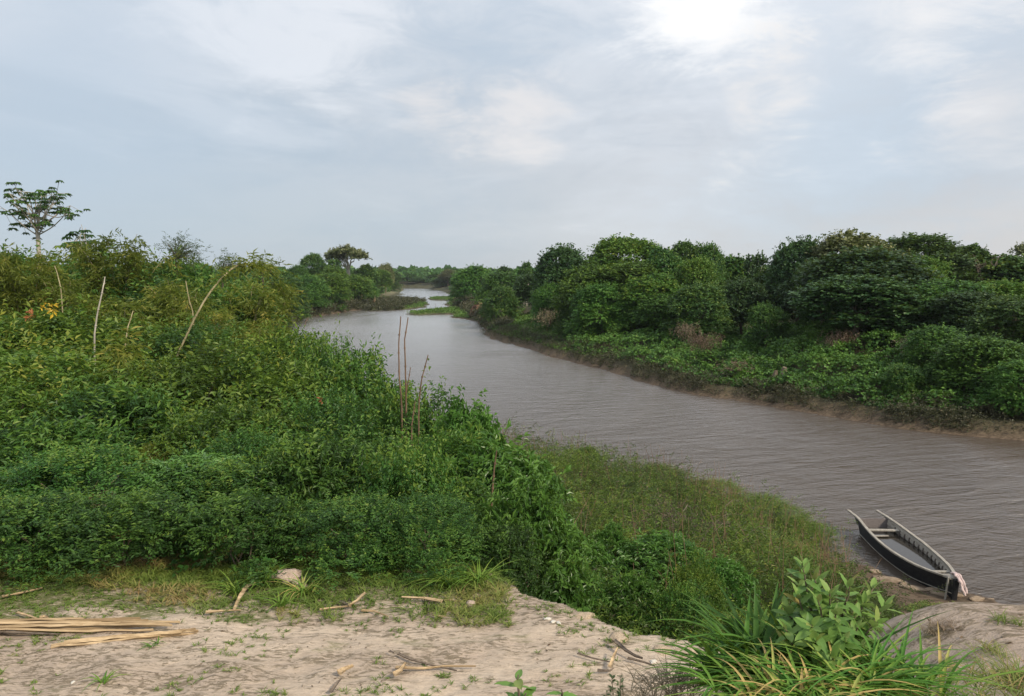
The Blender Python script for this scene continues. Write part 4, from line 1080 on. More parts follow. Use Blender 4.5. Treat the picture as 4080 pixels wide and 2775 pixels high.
def scrub():
    """feathery mimosa-like scrub of the slope: thin wiry stems with rows of tiny leaves"""
    rng = np.random.RandomState(9); lv = MB(); st = MB(); got = 0
    while got < 10500:
        x, y = reg_polar(-16, 27, 7.5, 42, 1.35)(rng, 8000)
        z, sd, dT, low, be, own = terrain(x, y, True)
        ok = d_slope(x, y, z, sd, dT, low, be, own, rng)
        dead = np.hypot((x - Q(2600, 2110, 21)[0]) / 2.1, (y - 21) / 2.2) < 1
        ok &= ~(dead & (rng.rand(len(x)) < 0.75))
        x, y, z, dT_, sd_2 = x[ok], y[ok], z[ok], dT[ok], sd[ok]
        m = min(len(x), 10500 - got); got += m
        x, y, z, dT_, sd_2 = x[:m], y[:m], z[:m], dT_[:m], sd_2[:m]
        mound = 0.30 + 1.15 * sstep(0.3, 0.75, fbm(x * 0.45 + 2, y * 0.45, 3))
        hgt = mound * np.clip(0.25 + dT_ * 0.09, 0.25, 1.0) * (0.75 + 0.5 * rng.rand(m)) * (0.6 + 0.4 * sstep(0, 2, sd_2))
        tn0 = -0.08 + 0.85 * fbm(x * 0.35 + 31, y * 0.35, 4) + 0.35 * fbm(x * 1.8 + 31, y * 1.8, 2)
        lean = np.stack([0.45 * rng.randn(m) + 0.12, 0.4 * rng.randn(m) - 0.1, np.ones(m)], 1)
        base = np.stack([x, y, z - 0.05], 1)
        for j in range(3):
            t = 0.45 + 0.55 * (j + rng.rand(m)) / 3
            p = base + lean * (hgt * t)[:, None]
            d = lean + 0.8 * rng.randn(m, 3); d[:, 2] *= 0.6
            sprays(lv, rng, p, d, tn0 + 0.12 * rng.randn(m), 10, 0.36, 0.078, 0.30, 0.2, 0.8, 0.10)
    o = build(lv, 'slope_scrub', G['scrub']); tag(o, 'feathery reddish-green scrub covering the slope between the sand ledge and the water', 'scrub', kind='stuff')
    # wiry stalks standing out of it
    mb = MB(); n = 800; k = 0
    while k < n:
        x, y = reg_polar(-8, 25, 12, 42, 1.2)(rng, 4000)
        z, sd, dT, low, be, own = terrain(x, y, True)
        ok = d_slope(x, y, z, sd, dT, low, be, own, rng) & ((sd < 3.5) | (rng.rand(len(x)) < 0.2))
        for X_, Y_, Z_ in list(zip(x[ok], y[ok], z[ok]))[:n - k]:
            k += 1; h = rng.uniform(0.7, 1.75); l = rng.randn(2) * 0.3
            pp = np.array([(X_, Y_, Z_), (X_ + l[0] * 0.4, Y_ + l[1] * 0.4, Z_ + h * 0.55), (X_ + l[0], Y_ + l[1], Z_ + h)])
            mb.tube(pp, [0.008, 0.006, 0.003], 3, cap=False)
    o = build(mb, 'scrub_stalks', G['red_stalk']); tag(o, 'thin reddish dry stalks standing in the waterside scrub', 'stalks', kind='stuff')
scrub()
# dead grey branches in the middle of the slope
def dead_branches(c, n, spread, label, seed=3, h=0.7, r=0.012):
    rng = np.random.RandomState(seed); mb = MB()
    for i in range(n):
        a = rng.rand() * 2 * math.pi; s = np.array((rng.randn() * spread, rng.randn() * spread * 0.8, 0)); L = rng.uniform(0.5, 1.5)
        e = s + np.array((math.cos(a) * L, math.sin(a) * L * 0.6, rng.uniform(0.1, h)))
        limb(mb, rng, s + (0, 0, 0.1), e, r, r * 0.35, 0.3, 6)
        for k in range(3):
            q = s + (e - s) * rng.uniform(0.4, 0.95); limb(mb, rng, q, q + rng.randn(3) * 0.25 + (0, 0, 0.1), r * 0.5, r * 0.2, 0.2, 4)
    o = build(mb, 'dead_branches', G['twig'], smooth=True); o.location = c; tag(o, label, 'branches'); return o
c = P(2600, 2120, 2.3); dead_branches((c[0], c[1], tz(c[0], c[1]) + 0.35), 60, 1.0, 'tangle of grey dead branches in the middle of the scrub slope')
cluster(2640, 2100, 19.5, 60, 1.1, G['dead'], 'withered brown stalks and leaves around the grey dead branches', 'dead shrub', 8, 'withered_shrub', ll=0.07, lw=0.3)
# saplings and tufts on the slope
place_bush(2640, 2150, 13.2, 400, 3, 'bright light green sapling in the middle of the slope, in front of the dead branches', None, 'leafy_sapling')
place_bush(2440, 2110, 13.8, 200, 3, 'narrow pale green sapling with hanging leaves, left of the bright bushy one', None, 'leafy_sapling')
place_bush(2890, 2240, 11.9, 240, 3, 'small green sapling on the slope behind the long-bladed grass', None, 'leafy_sapling')
place_bush(2170, 2330, 8.7, 150, 3, 'little sapling at the foot of the thicket on the edge of the sand ledge', None, 'leafy_sapling')
place_bush(2340, 1785, 31.0, 110, 0, 'dark shrub on the waterline behind the scrub slope', None, 'waterside_shrub')
for px, top, d, wpx, lab in [(3190, 2075, 23.2, 260, 'rounded end of the scrub, nearest the boat'), (3030, 1985, 25.5, 300, 'dull green scrub bush on the waterline left of the one nearest the boat'),
    (2830, 1935, 27.5, 260, 'scrub bush on the waterline, upper right part of the slope'), (2640, 1900, 29.5, 220, 'reddish-topped scrub bush on the waterline above the dead branches'),
    (2960, 2120, 19.5, 420, 'wide wiry scrub bush right of the dead branches'), (2400, 1960, 24.0, 420, 'light yellowish scrub bush left above the dead branches'),
    (2780, 2260, 16.0, 360, 'dense scrub bush between the bright sapling and the guava bush'), (3100, 2190, 19.0, 320, 'dark wiry scrub bush above the guava bush'), (2360, 2080, 17.5, 300, 'low scrub bush by the right foot of the thicket')]:
    place_bush(px, top, d, wpx, 5, lab, 'scrub bushes on the slope', 'scrub_bush')
for px, top, d, wpx, k, lab in [(2300, 2260, 9.6, 280, 0, 'low green bush on the slope just under the large sandy knob'), (2520, 2310, 9.4, 280, 3, 'bright low broad-leaved plant under the corner of the sand ledge'),
    (2720, 2350, 9.0, 280, 1, 'low green bush left of the tips of the long blades'), (2330, 2160, 11.8, 260, 3, 'bright leafy plant right beside the foot of the thicket'), (2780, 2250, 10.8, 240, 7, 'yellow-green low bush between the pale sapling and the long blades')]:
    place_bush(px, top, d, wpx, k, lab, 'low bushes at the foot of the ledge', 'low_bush')
# ------------------------------------------------------------------ grass
def blades(mb, rng, base, n, L, w_, spread, tint, curve=0.5, seg=4, az=None, jit=0.1, upz=1.0):
    """n curved blades per base point"""
    m = len(base)
    B = np.repeat(base, n, 0); k = m * n
    Lk = np.repeat(L, n) * (0.55 + 0.6 * rng.rand(k)); a = rng.rand(k) * 2 * math.pi if az is None else az[0] + az[1] * rng.randn(k)
    sp = spread * (0.3 + rng.rand(k)); h = np.stack([np.cos(a), np.sin(a)], 1)
    t = np.linspace(0, 1, seg + 1)
    out = []
    sd_v = np.stack([-h[:, 1], h[:, 0], np.zeros(k)], 1)
    cv = curve * (0.5 + rng.rand(k))
    for i, tt in enumerate(t):
        xy = h * (Lk * (sp * tt + cv * 0.55 * tt ** 2))[:, None]
        zz_ = Lk * (upz * tt - cv * 0.75 * tt ** 2.4)
        c = B + np.concatenate([xy, zz_[:, None]], 1) + (rng.randn(k, 3) * 0.0)
        wd = w_ * (1 - tt ** 1.6) * (0.55 + 0.9 * min(tt * 3, 1)) * 0.5 + 0.0003
        fold = np.zeros((k, 3)); fold[:, 2] = wd * 0.5
        out += [c - sd_v * wd + fold, c - fold * 0.4, c + sd_v * wd + fold]
    V = np.stack(out, 1); per = (seg + 1) * 3
    f = []
    for i in range(seg):
        a0 = i * 3; f += [[a0, a0 + 1, a0 + 4, a0 + 3], [a0 + 1, a0 + 2, a0 + 5, a0 + 4]]
    f = np.array(f)
    F_ = (f[None] + (np.arange(k) * per)[:, None, None]).reshape(-1, 4)
    tn = np.clip(np.repeat(tint, n) + jit * rng.randn(k), 0, 1)
    mb.add(V.reshape(-1, 3), F_, np.repeat(tn, per))
def terrace_grass():
    rng = np.random.RandomState(12); mb = MB()
    x = rng.uniform(-9, 3.0, 90000); y = 4.2 + 6.4 * rng.rand(90000)
    z, sd, dT, low, be, own = terrain(x, y, True)
    nz = fbm(x * 1.3, y * 1.3, 4); edge = sstep(6.0, 8.6, y + (nz - 0.5) * 2.5 - 0.10 * x)
    pat = sstep(0.56, 0.66, fbm(x * 2.1 + 50, y * 3.6, 4)) * 0.75
    dens = np.maximum(edge * 0.95 * sstep(0.25, 0.5, fbm(x * 3, y * 5, 3)) , pat * sstep(0.3, 0.5, fbm(x * 6, y * 9, 2)) * 0.8)
    ok = (rng.rand(len(x)) < dens * (0.35 + 0.65 * edge)) & (dT < 0.1) & (x < 1.9)
    x, y, z, edge = x[ok][:20000], y[ok][:20000], z[ok][:20000], edge[ok][:20000]
    dry_ = sstep(0.42, 0.62, fbm(x * 0.9 + 5, y * 1.4 + 3, 3)) * sstep(7.4, 8.4, y + 0.10 * (x + 6) * -1)
    L = (0.025 + 0.03 * rng.rand(len(x))) + 0.10 * sstep(7.7, 9.4, y - 0.04 * x) * rng.rand(len(x))
    tn = 0.25 + 0.25 * rng.rand(len(x)) + 0.45 * dry_
    blades(mb, rng, np.stack([x, y, z - 0.004], 1), 7, L, 0.006, 0.9, tn, 0.6, 2)
    o = build(mb, 'short_grass', G['grass']); tag(o, 'sparse short green and brown grass on the sandy ledge', 'grass', kind='stuff')
terrace_grass()
def beach_moss():
    rng = np.random.RandomState(14); mb = MB()
    x = rng.uniform(5, 16, 60000); y = rng.uniform(13, 26, 60000)
    z, sd, dT, low, be, own = terrain(x, y, True)
    bx_, by_ = P(3650, 2230)[:2]
    ok = own & ((x - bx_ > 2.2) | (y < by_ - 3.2) | (x < 9.6)) & (sd > 0.9) & (sd < 8) & (be > 0.25) & (fbm(x * 0.8 + 3, y * 0.8, 4) > 0.5) & (rng.rand(len(x)) < sstep(4.0, 0.0, x - 9.5) * 0.9 + 0.05)
    x, y, z = x[ok], y[ok], z[ok]
    blades(mb, rng, np.stack([x, y, z], 1), 6, 0.05 + 0.05 * rng.rand(len(x)), 0.014, 0.9, 0.3 + 0.4 * rng.rand(len(x)), 0.5, 2)
    o = build(mb, 'shore_grass', G['grass']); tag(o, 'thin green growth on the muddy shore beside the boat', 'grass', kind='stuff')
beach_moss()
def tuft(px, py, z, n, L, w_, label, seed, mat='blade', spread=0.8, tint=0.6, name='grass_tuft', group=None, curve=0.8, on=True):
    rng = np.random.RandomState(seed); c = P(px, py, z); c[2] = tz(c[0], c[1]) if on else c[2]
    mb = MB(); b = rng.randn(max(n // 6, 1), 3) * (0.035, 0.035, 0)
    blades(mb, rng, b, 6, np.full(len(b), L), w_, spread, np.full(len(b), tint), curve, 5)
    o = build(mb, name, G[mat]); o.location = c; tag(o, label, 'grass', group); return o
TGR = 'grass tufts on the sand ledge'
for i, (px, py, n, L, ti, lab) in enumerate([
 (1060, 2330, 40, 0.28, 0.75, 'yellowish grass tuft right below the pale clod'),
 (1215, 2370, 48, 0.30, 0.72, 'spiky grass tuft right of the pale clod'),
 (1120, 2420, 30, 0.22, 0.75, 'small spiky tuft near the bent dry stems'),
 (1780, 2335, 60, 0.34, 0.75, 'large yellow-green tuft before the bushes, left one of the pair'),
 (1900, 2330, 54, 0.32, 0.78, 'yellow-green tuft before the bushes, right one of the pair'),
 (930, 2360, 40, 0.26, 0.72, 'grass tuft in the brown weeds left of the pale clod'),
 (620, 2560, 14, 0.10, 0.5, 'tiny tuft just past the tip of the long dry stem'),
 (395, 2735, 12, 0.12, 0.7, 'little light green plant low on the bare sand, left part'),
 (2400, 2380, 24, 0.5, 0.45, 'tall thin grass tuft at the edge of the ledge, before the slope')]):
    tuft(px, py, 5.5, n, L, 0.011, lab, 20 + i, 'blade', 0.9, ti, 'grass_tuft', TGR)
# ------------------------------------------------------------------ the boat
def wood_mat(name, c0, c1, rough=0.75, wet=0.0):
    m, t = new_mat(name)
    co = t.add('ShaderNodeTexCoord').outputs['Object']
    n = t.noise(t.vmath('MULTIPLY', co, (1.2, 9, 9)), 3.0, 6, 0.65, 0.4)
    n2 = t.noise(co, 1.7, 5, 0.7)
    c = t.mix(t.mapr(n, 0.35, 0.65), c0, c1)
    c = t.mix(t.math('MULTIPLY', t.mapr(n2, 0.5, 0.72), 0.45), c, tuple(x * 0.45 for x in c0))
    p = t.add('ShaderNodeBsdfPrincipled', i_Base_Color=c, i_Roughness=rough)
    p.inputs['Specular IOR Level'].default_value = 0.3
    b = t.add('ShaderNodeBump', i_Height=n, i_Strength=0.35, i_Distance=0.01)
    t.put(p.inputs['Normal'], b.outputs[0]); t.add('ShaderNodeOutputMaterial', i_Surface=p)
    return m
G['hull'] = wood_mat('tarred_hull', (0.012, 0.013, 0.017), (0.030, 0.031, 0.036), 0.6)
G['inner'] = wood_mat('weathered_grey_wood', (0.27, 0.255, 0.23), (0.42, 0.395, 0.36))
G['rail'] = wood_mat('pale_rail_wood', (0.24, 0.215, 0.18), (0.42, 0.39, 0.34))
G['ribm'] = wood_mat('rib_wood', (0.085, 0.072, 0.062), (0.15, 0.13, 0.115))
G['transom'] = wood_mat('purple_grey_board', (0.13, 0.115, 0.11), (0.20, 0.175, 0.17))
def bilge_mat():
    m, t = new_mat('bilge_water')
    pos = t.add('ShaderNodeNewGeometry').outputs['Position']
    b = t.add('ShaderNodeBump', i_Height=t.noise(pos, 9, 3, 0.5), i_Strength=0.15, i_Distance=0.01)
    p = t.add('ShaderNodeBsdfPrincipled', i_Base_Color=(0.03, 0.025, 0.02), i_Roughness=0.07)
    p.inputs['IOR'].default_value = 1.45
    t.put(p.inputs['Normal'], b.outputs[0]); t.add('ShaderNodeOutputMaterial', i_Surface=p); return m
def make_boat():
    bow = P(3806, 2308, 0.62); sL = P(3413, 2068, 0.50); sR = P(3549, 2078, 0.50)
    stern = (sL + sR) / 2
    ax = bow - stern; L = math.hypot(ax[0], ax[1]); ang = math.atan2(ax[1], ax[0])
    root = empty('canoe', (stern[0], stern[1], 0.0), ang)
    tag(root, 'long narrow black wooden canoe half full of water, its bow on the muddy shore', 'boat')
    # stations: s in 0..1 from transom to bow, extended behind the transom for the rails
    ks = np.array([-0.18, -0.09, 0.0, 0.12, 0.25, 0.4, 0.55, 0.7, 0.8, 0.88, 0.94, 0.98, 1.0])
    W0 = np.linalg.norm((sR - sL)[:2]) * 0.5
    hw = np.interp(ks, [-0.18, 0, 0.2, 0.42, 0.62, 0.8, 0.92, 1.0], [W0 * 0.96, W0, W0 * 1.20, W0 * 1.28, W0 * 1.16, W0 * 0.82, W0 * 0.42, 0.07])
    sheer = np.interp(ks, [-0.18, 0, 0.3, 0.6, 0.85, 1.0], [0.52, 0.56, 0.48, 0.46, 0.53, 0.62])
    bw = hw * np.interp(ks, [0, 0.7, 1.0], [0.72, 0.68, 0.25])
    bz = np.interp(ks, [0, 0.7, 0.9, 1.0], [-0.14, -0.12, 0.0, 0.12])
    fine = np.linspace(-0.18, 1.0, 60)
    def I(a, x): return np.interp(x, ks, a)
    def smooth_I(a, x):
        return sum(I(a, np.clip(x + o, ks[0], 1.0)) for o in (-0.05, -0.025, 0, 0.025, 0.05)) / 5
    def side_pt(s, side, v, off=0.0):
        """v 0 bottom .. 1 rail"""
        h_ = smooth_I(hw, s); b_ = smooth_I(bw, s); z0 = smooth_I(bz, s); z1 = smooth_I(sheer, s)
        return np.stack([s * L, side * (b_ + (h_ - b_) * np.power(v, 0.8) + off), z0 + (z1 - z0) * v], -1)
    mat_s = fine[fine >= 0]
    for side in (-1, 1):
        mb = MB(); V = np.linspace(0, 1, 7)
        o_ = np.stack([side_pt(mat_s, side, np.full_like(mat_s, v)) for v in V]); i_ = np.stack([side_pt(mat_s, side, np.full_like(mat_s, v), -0.03) for v in V])
        n_, m_ = o_.shape[:2]; idx = np.arange(n_ * m_).reshape(n_, m_)
        f = np.stack([idx[:-1, :-1], idx[:-1, 1:], idx[1:, 1:], idx[1:, :-1]], -1).reshape(-1, 4)
        mb.add(o_.reshape(-1, 3), f if side < 0 else f[:, ::-1])
        build(mb, 'hull_side', G['hull'], root, True)
        mb = MB(); mb.add(i_.reshape(-1, 3), f[:, ::-1] if side < 0 else f)
        build(mb, 'inner_planking', G['inner'], root, True)
        # gunwale rail, running on past the transom
        rs = fine; c = side_pt(rs, side, np.ones_like(rs), -0.015)
        mb = MB(); w2 = 0.042; h2 = 0.022
        q = []
        for dy, dz in ((-w2, -h2), (w2, -h2), (w2, h2), (-w2, h2)): q.append(c + np.array((0, dy * side, dz + 0.01)))
        q = np.stack(q, 1); idx = np.arange(len(rs) * 4).reshape(len(rs), 4); nx_ = np.roll(idx, -1, 1)
        f = np.stack([idx[:-1], nx_[:-1], nx_[1:], idx[1:]], -1).reshape(-1, 4)
        mb.add(q.reshape(-1, 3), f); mb.add(q[0], [[0, 1, 2, 3]]); mb.add(q[-1], [[3, 2, 1, 0]])
        build(mb, 'gunwale', G['rail'], root)
        # plank wing that carries the rail past the transom
        ws = fine[fine <= 0.02]; top = side_pt(ws, side, np.ones_like(ws), -0.015); hh = np.interp(ws, [-0.18, -0.05, 0.02], [0.02, 0.04, 0.34])
        mb = MB()
        a_ = top; b_ = top - np.stack([0 * hh, 0 * hh, hh], 1); k = len(ws)
        vv = np.vstack([a_ + (0, 0.012, 0), b_ + (0, 0.012, 0), a_ - (0, 0.012, 0), b_ - (0, 0.012, 0)])
        ff = [[i, i + 1, k + i + 1, k + i] for i in range(k - 1)] + [[2 * k + i + 1, 2 * k + i, 3 * k + i, 3 * k + i + 1] for i in range(k - 1)]
        mb.add(vv, ff); build(mb, 'stern_wing', G['hull'], root)
        # inner clamp board below the rail
        cs = fine[(fine >= 0.0) & (fine <= 0.97)]
        a_ = side_pt(cs, side, np.full_like(cs, 0.97), -0.045); b_ = side_pt(cs, side, np.full_like(cs, 0.72), -0.045)
        k = len(cs); mb = MB(); ins = np.array((0, -side * 0.015, 0))
        mb.add(np.vstack([a_ + ins, b_ + ins, a_, b_]), [[i, i + 1, k + i + 1, k + i] for i in range(k - 1)] + [[k + i, k + i + 1, 3 * k + i + 1, 3 * k + i] for i in range(k - 1)])
        build(mb, 'inner_clamp', G['rail'], root)
        # rubbing strip along the chine
        cs = fine[(fine >= 0.0) & (fine <= 1.0)]
        pth = side_pt(cs, side, np.full_like(cs, 0.24), 0.012); mb = MB(); mb.tube(pth, 0.012, 5); build(mb, 'rubbing_strip', G['rail'], root)
        # ribs
        for k in range(15):
            s = 0.10 + k * 0.056; mb = MB()
            a1 = side_pt(np.array([s]), side, np.array([0.05]), -0.055)[0]; b1 = side_pt(np.array([s]), side, np.array([0.86]), -0.055)[0]
            mb.box(a1, b1, 0.055, 0.045, up=(1, 0, 0)); build(mb, 'rib', G['ribm'], root)
    # bottom
    mb = MB(); l_ = side_pt(mat_s, 1, np.zeros_like(mat_s)); r_ = side_pt(mat_s, -1, np.zeros_like(mat_s)); k = len(mat_s)
    mb.add(np.vstack([l_, r_]), [[i, i + 1, k + i + 1, k + i] for i in range(k - 1)]); build(mb, 'bottom', G['hull'], root)
    # transom, slightly raked
    mb = MB(); t0 = side_pt(np.array([0.0]), 1, np.array([0.0]))[0]; t1 = side_pt(np.array([0.0]), 1, np.array([1.0]))[0]
    pts = [(0.06, t0[1], t0[2]), (0.06, -t0[1], t0[2]), (-0.04, -t1[1] + .02, t1[2] - 0.02), (-0.04, t1[1] - .02, t1[2] - 0.02)]
    back = [(x - 0.035, y, z) for x, y, z in pts]
    mb.add(pts + back, [[3, 2, 1, 0], [4, 5, 6, 7], [2, 3, 7, 6], [0, 3, 7, 4], [1, 2, 6, 5]]); build(mb, 'transom', G['transom'], root)
    def thwart(s, w_, v=0.80, part='thwart', dx=0.0):
        a_ = side_pt(np.array([s]), 1, np.array([v]), -0.05)[0]; b_ = side_pt(np.array([s + dx]), -1, np.array([v]), -0.05)[0]
        mb = MB(); mb.box(a_, b_, w_, 0.03); build(mb, part, G['rail'], root)
    thwart(0.13, 0.16); thwart(0.83, 0.10, 0.9)
    a_ = side_pt(np.array([0.20]), -1, np.array([0.7]), -0.06)[0]; mb = MB(); mb.box(a_, a_ + (0.0, 0.0, 0) + np.array((-0.05, hw[3] * 1.0, 0)), 0.08, 0.025); build(mb, 'loose_board', G['rail'], root)
    a_ = side_pt(np.array([0.85]), 1, np.array([0.8]), -0.06)[0]; mb = MB(); mb.box(a_ + (0.02, 0, 0.06), a_ + (0.30, -0.28, 0.03), 0.06, 0.02); build(mb, 'loose_board', G['ribm'], root)
    # bow deck
    ds = np.linspace(0.885, 0.995, 8); l_ = side_pt(ds, 1, np.full_like(ds, 0.95), -0.02); r_ = side_pt(ds, -1, np.full_like(ds, 0.95), -0.02); k = len(ds)
    mb = MB(); mb.add(np.vstack([l_, r_, l_ - (0, 0, .03), r_ - (0, 0, .03)]), [[i, k + i, k + i + 1, i + 1] for i in range(k - 1)] + [[0, 2 * k, 3 * k, k]])
    build(mb, 'bow_deck', G['rail'], root)
    mb = MB(); p0 = side_pt(np.array([1.0]), 1, np.array([0.0]))[0]; p1 = side_pt(np.array([1.0]), 1, np.array([1.0]))[0]
    mb.box((p0[0] - 0.02, 0, p0[2] - 0.05), (p1[0] + 0.06, 0, p1[2] + 0.02), 0.13, 0.07, up=(1, 0, 0)); build(mb, 'stem_post', G['hull'], root)
    # water standing inside
    ws = np.linspace(0.02, 0.86, 30); v = 0.60
    l_ = side_pt(ws, 1, np.full_like(ws, v), -0.035); r_ = side_pt(ws, -1, np.full_like(ws, v), -0.035); zl = 0.27
    l_[:, 2] = zl; r_[:, 2] = zl; k = len(ws)
    mb = MB(); mb.add(np.vstack([l_, r_]), [[i, k + i, k + i + 1, i + 1] for i in range(k - 1)]); build(mb, 'standing_water', bilge_mat(), root)
    return root, L, ang
boat, BL, BA = make_boat()
# pale cloth hanging over the bow
def cloth():
    mb = MB(); M = boat.matrix_basis
    bx = np.array(boat.location); ca, sa = math.cos(BA), math.sin(BA)
    def Wd(x, y, z): return np.array((bx[0] + x * ca - y * sa, bx[1] + x * sa + y * ca, z))
    rng = np.random.RandomState(3)
    for j, (oy, ln) in enumerate(((0.0, 0.42), (-0.05, 0.30), (0.05, 0.36))):
        pth = [Wd(BL - 0.22, oy + 0.05, 0.70), Wd(BL - 0.05, oy + 0.04, 0.745), Wd(BL + 0.10, oy + 0.05, 0.70), Wd(BL + 0.2, oy + 0.1, 0.70 - ln * 0.5), Wd(BL + 0.26, oy + 0.13, 0.70 - ln)]
        t = np.linspace(0, 4, 14); pp = np.stack([np.interp(t, range(5), np.array(pth)[:, c]) for c in range(3)], 1) + rng.randn(14, 3) * 0.008
        mb.tube(pp, 0.030 + 0.010 * np.sin(np.arange(14) * 1.7), 7)
    m, t = new_mat('pale_cloth'); p = t.add('ShaderNodeBsdfPrincipled', i_Base_Color=(0.60, 0.47, 0.45), i_Roughness=0.9)
    t.add('ShaderNodeOutputMaterial', i_Surface=p)
    o = build(mb, 'cloth', m, smooth=True); tag(o, 'pale pink cloth tied over the bow of the canoe', 'cloth')
cloth()
# mooring stake
a = P(3764, 2372, 0.0); a[2] = tz(a[0], a[1]); a = P(3764, 2384, 0.08); b_ = Q(3779, 2300, a[1] - 0.05)
mb = MB(); mb.box(a - (0, 0, 0.15), b_, 0.065, 0.03); o = build(mb, 'mooring_stake', G['inner']); tag(o, 'grey flat stake standing in the mud against the bow of the canoe', 'stake')
# ------------------------------------------------------------------ rocks and boards on the shore
def rock(name, c, s, mat, label, cat, seed, group=None, rz=0.0, k=0.22):
    rng = np.random.RandomState(seed)
    me = bpy.data.meshes.new(name); import bmesh
    bm = bmesh.new(); bmesh.ops.create_icosphere(bm, subdivisions=3, radius=1.0)
    off = rng.rand(3) * 30
    from mathutils import noise as mn
    for v in bm.verts:
        n = mn.fractal(v.co * 1.3 + Vector(off), 0.9, 2.0, 4)
        v.co = v.co * (1 + k * n); v.co.z *= 1.0
    bm.to_mesh(me); bm.free()
    for p_ in me.polygons: p_.use_smooth = True
    o = link(name, me, mat); o.location = c; o.scale = s; o.rotation_euler.z = rz
    tag(o, label, cat, group); return o
G['stone'] = bark_mat('shore_stone', (0.20, 0.15, 0.10), (0.36, 0.28, 0.21), 3, 0.9, 0.6, (1, 1, 1))
G['clod'] = bark_mat('pale_clod', (0.45, 0.34, 0.26), (0.72, 0.58, 0.48), 9, 0.95, 0.9, (1, 1, 1))
RS = 'stones along the shore by the canoe'
for i, (px, py, sx_, sy_, sz_, rz, lab) in enumerate([
 (3487, 2272, 0.16, 0.12, 0.07, 0.3, 'brown stone on the waterline left of the canoe'),
 (3480, 2305, 0.10, 0.07, 0.05, 0.9, 'small stone just above the mossy patch'),
 (3545, 2305, 0.42, 0.13, 0.08, -0.45, 'long flat stone slab at the water beside the middle of the canoe'),
 (3640, 2338, 0.36, 0.12, 0.07, -0.5, 'second flat slab, between the long one and the bow'),
 (3720, 2345, 0.22, 0.10, 0.07, -0.3, 'dark stone against the hull near the bow'),
 (3770, 2362, 0.40, 0.11, 0.07, -0.45, 'flat slab under the bow of the canoe'),
 (3345, 2290, 0.09, 0.07, 0.05, 0.0, 'small pale stone in the mud by the end of the scrub'),
 (3890, 2380, 0.20, 0.10, 0.07, 0.1, 'dark lump on the shore to the right of the bow'),
 (3945, 2373, 0.10, 0.05, 0.04, 0.1, 'small dark lump at the water right of the larger one'),
 (3600, 2318, 0.12, 0.08, 0.06, 0.5, 'rounded stone between the two long flat slabs')]):
    c = P(px, py, 0.12); rock('stone', (c[0], c[1], tz(c[0], c[1]) + sz_ * 0.2), (sx_, sy_, sz_), G['stone'], lab, 'stone', 40 + i, RS, rz, 0.35)
# ------------------------------------------------------------------ things lying on the sand ledge
def gp(px, py, dz=0.0):
    """where the ray of a pixel meets the ground"""
    d = pix_dir(px, py); t = np.linspace(1.5, 40, 6000)
    x = d.x * t; y = d.y * t; z = H + d.z * t
    g = terrain(x, y); k = np.argmax(z <= g)
    return np.array((x[k], y[k], g[k] + dz))
def strip(name, px_pts, w_, th, mat, label, cat, seed=1, group=None, lift=0.03, raise_=None, taper=(1, 0.3)):
    """a dry leaf stalk or sheath lying on the ground along pixel points"""
    rng = np.random.RandomState(seed); p = np.array([gp(*q) for q in px_pts])
    if raise_ is not None: p[:, 2] += np.array(raise_)
    n = 18; t = np.linspace(0, len(p) - 1, n); pp = np.stack([np.interp(t, range(len(p)), p[:, c]) for c in range(3)], 1)
    pp[:, 2] += lift; o = pp[0].copy(); pp = pp - o
    d = np.gradient(pp, axis=0); d /= np.linalg.norm(d, axis=1)[:, None]
    w_ = w_ * 0.62; s = np.cross(d, (0, 0, 1.0)); s /= np.linalg.norm(s, axis=1)[:, None] + 1e-9; u_ = np.cross(s, d)
    prof = np.array([(-1, 0.55), (-0.6, -0.1), (0, -0.3), (0.6, -0.1), (1, 0.5), (0.62, 0.2), (0, 0.02), (-0.62, 0.22)])
    ww = w_ / 2 * np.linspace(taper[0], taper[1], n) * (1 + 0.12 * rng.randn(n))
    ring = pp[:, None] + (prof[None, :, 0] * ww[:, None])[..., None] * s[:, None] + (prof[None, :, 1] * (th * np.linspace(1, 0.6, n))[:, None])[..., None] * u_[:, None]
    k = len(prof); idx = np.arange(n * k).reshape(n, k); nx_ = np.roll(idx, -1, 1)
    mb = MB(); mb.add(ring.reshape(-1, 3), np.stack([idx[:-1], nx_[:-1], nx_[1:], idx[1:]], -1).reshape(-1, 4))
    mb.add(ring[0], [[0, 1, 6, 7], [1, 2, 3, 6], [3, 4, 5, 6]]); mb.add(ring[-1], [[7, 6, 1, 0], [6, 3, 2, 1], [6, 5, 4, 3]])
    ob = build(mb, name, mat, smooth=False); ob.location = o; tag(ob, label, cat, group); return ob
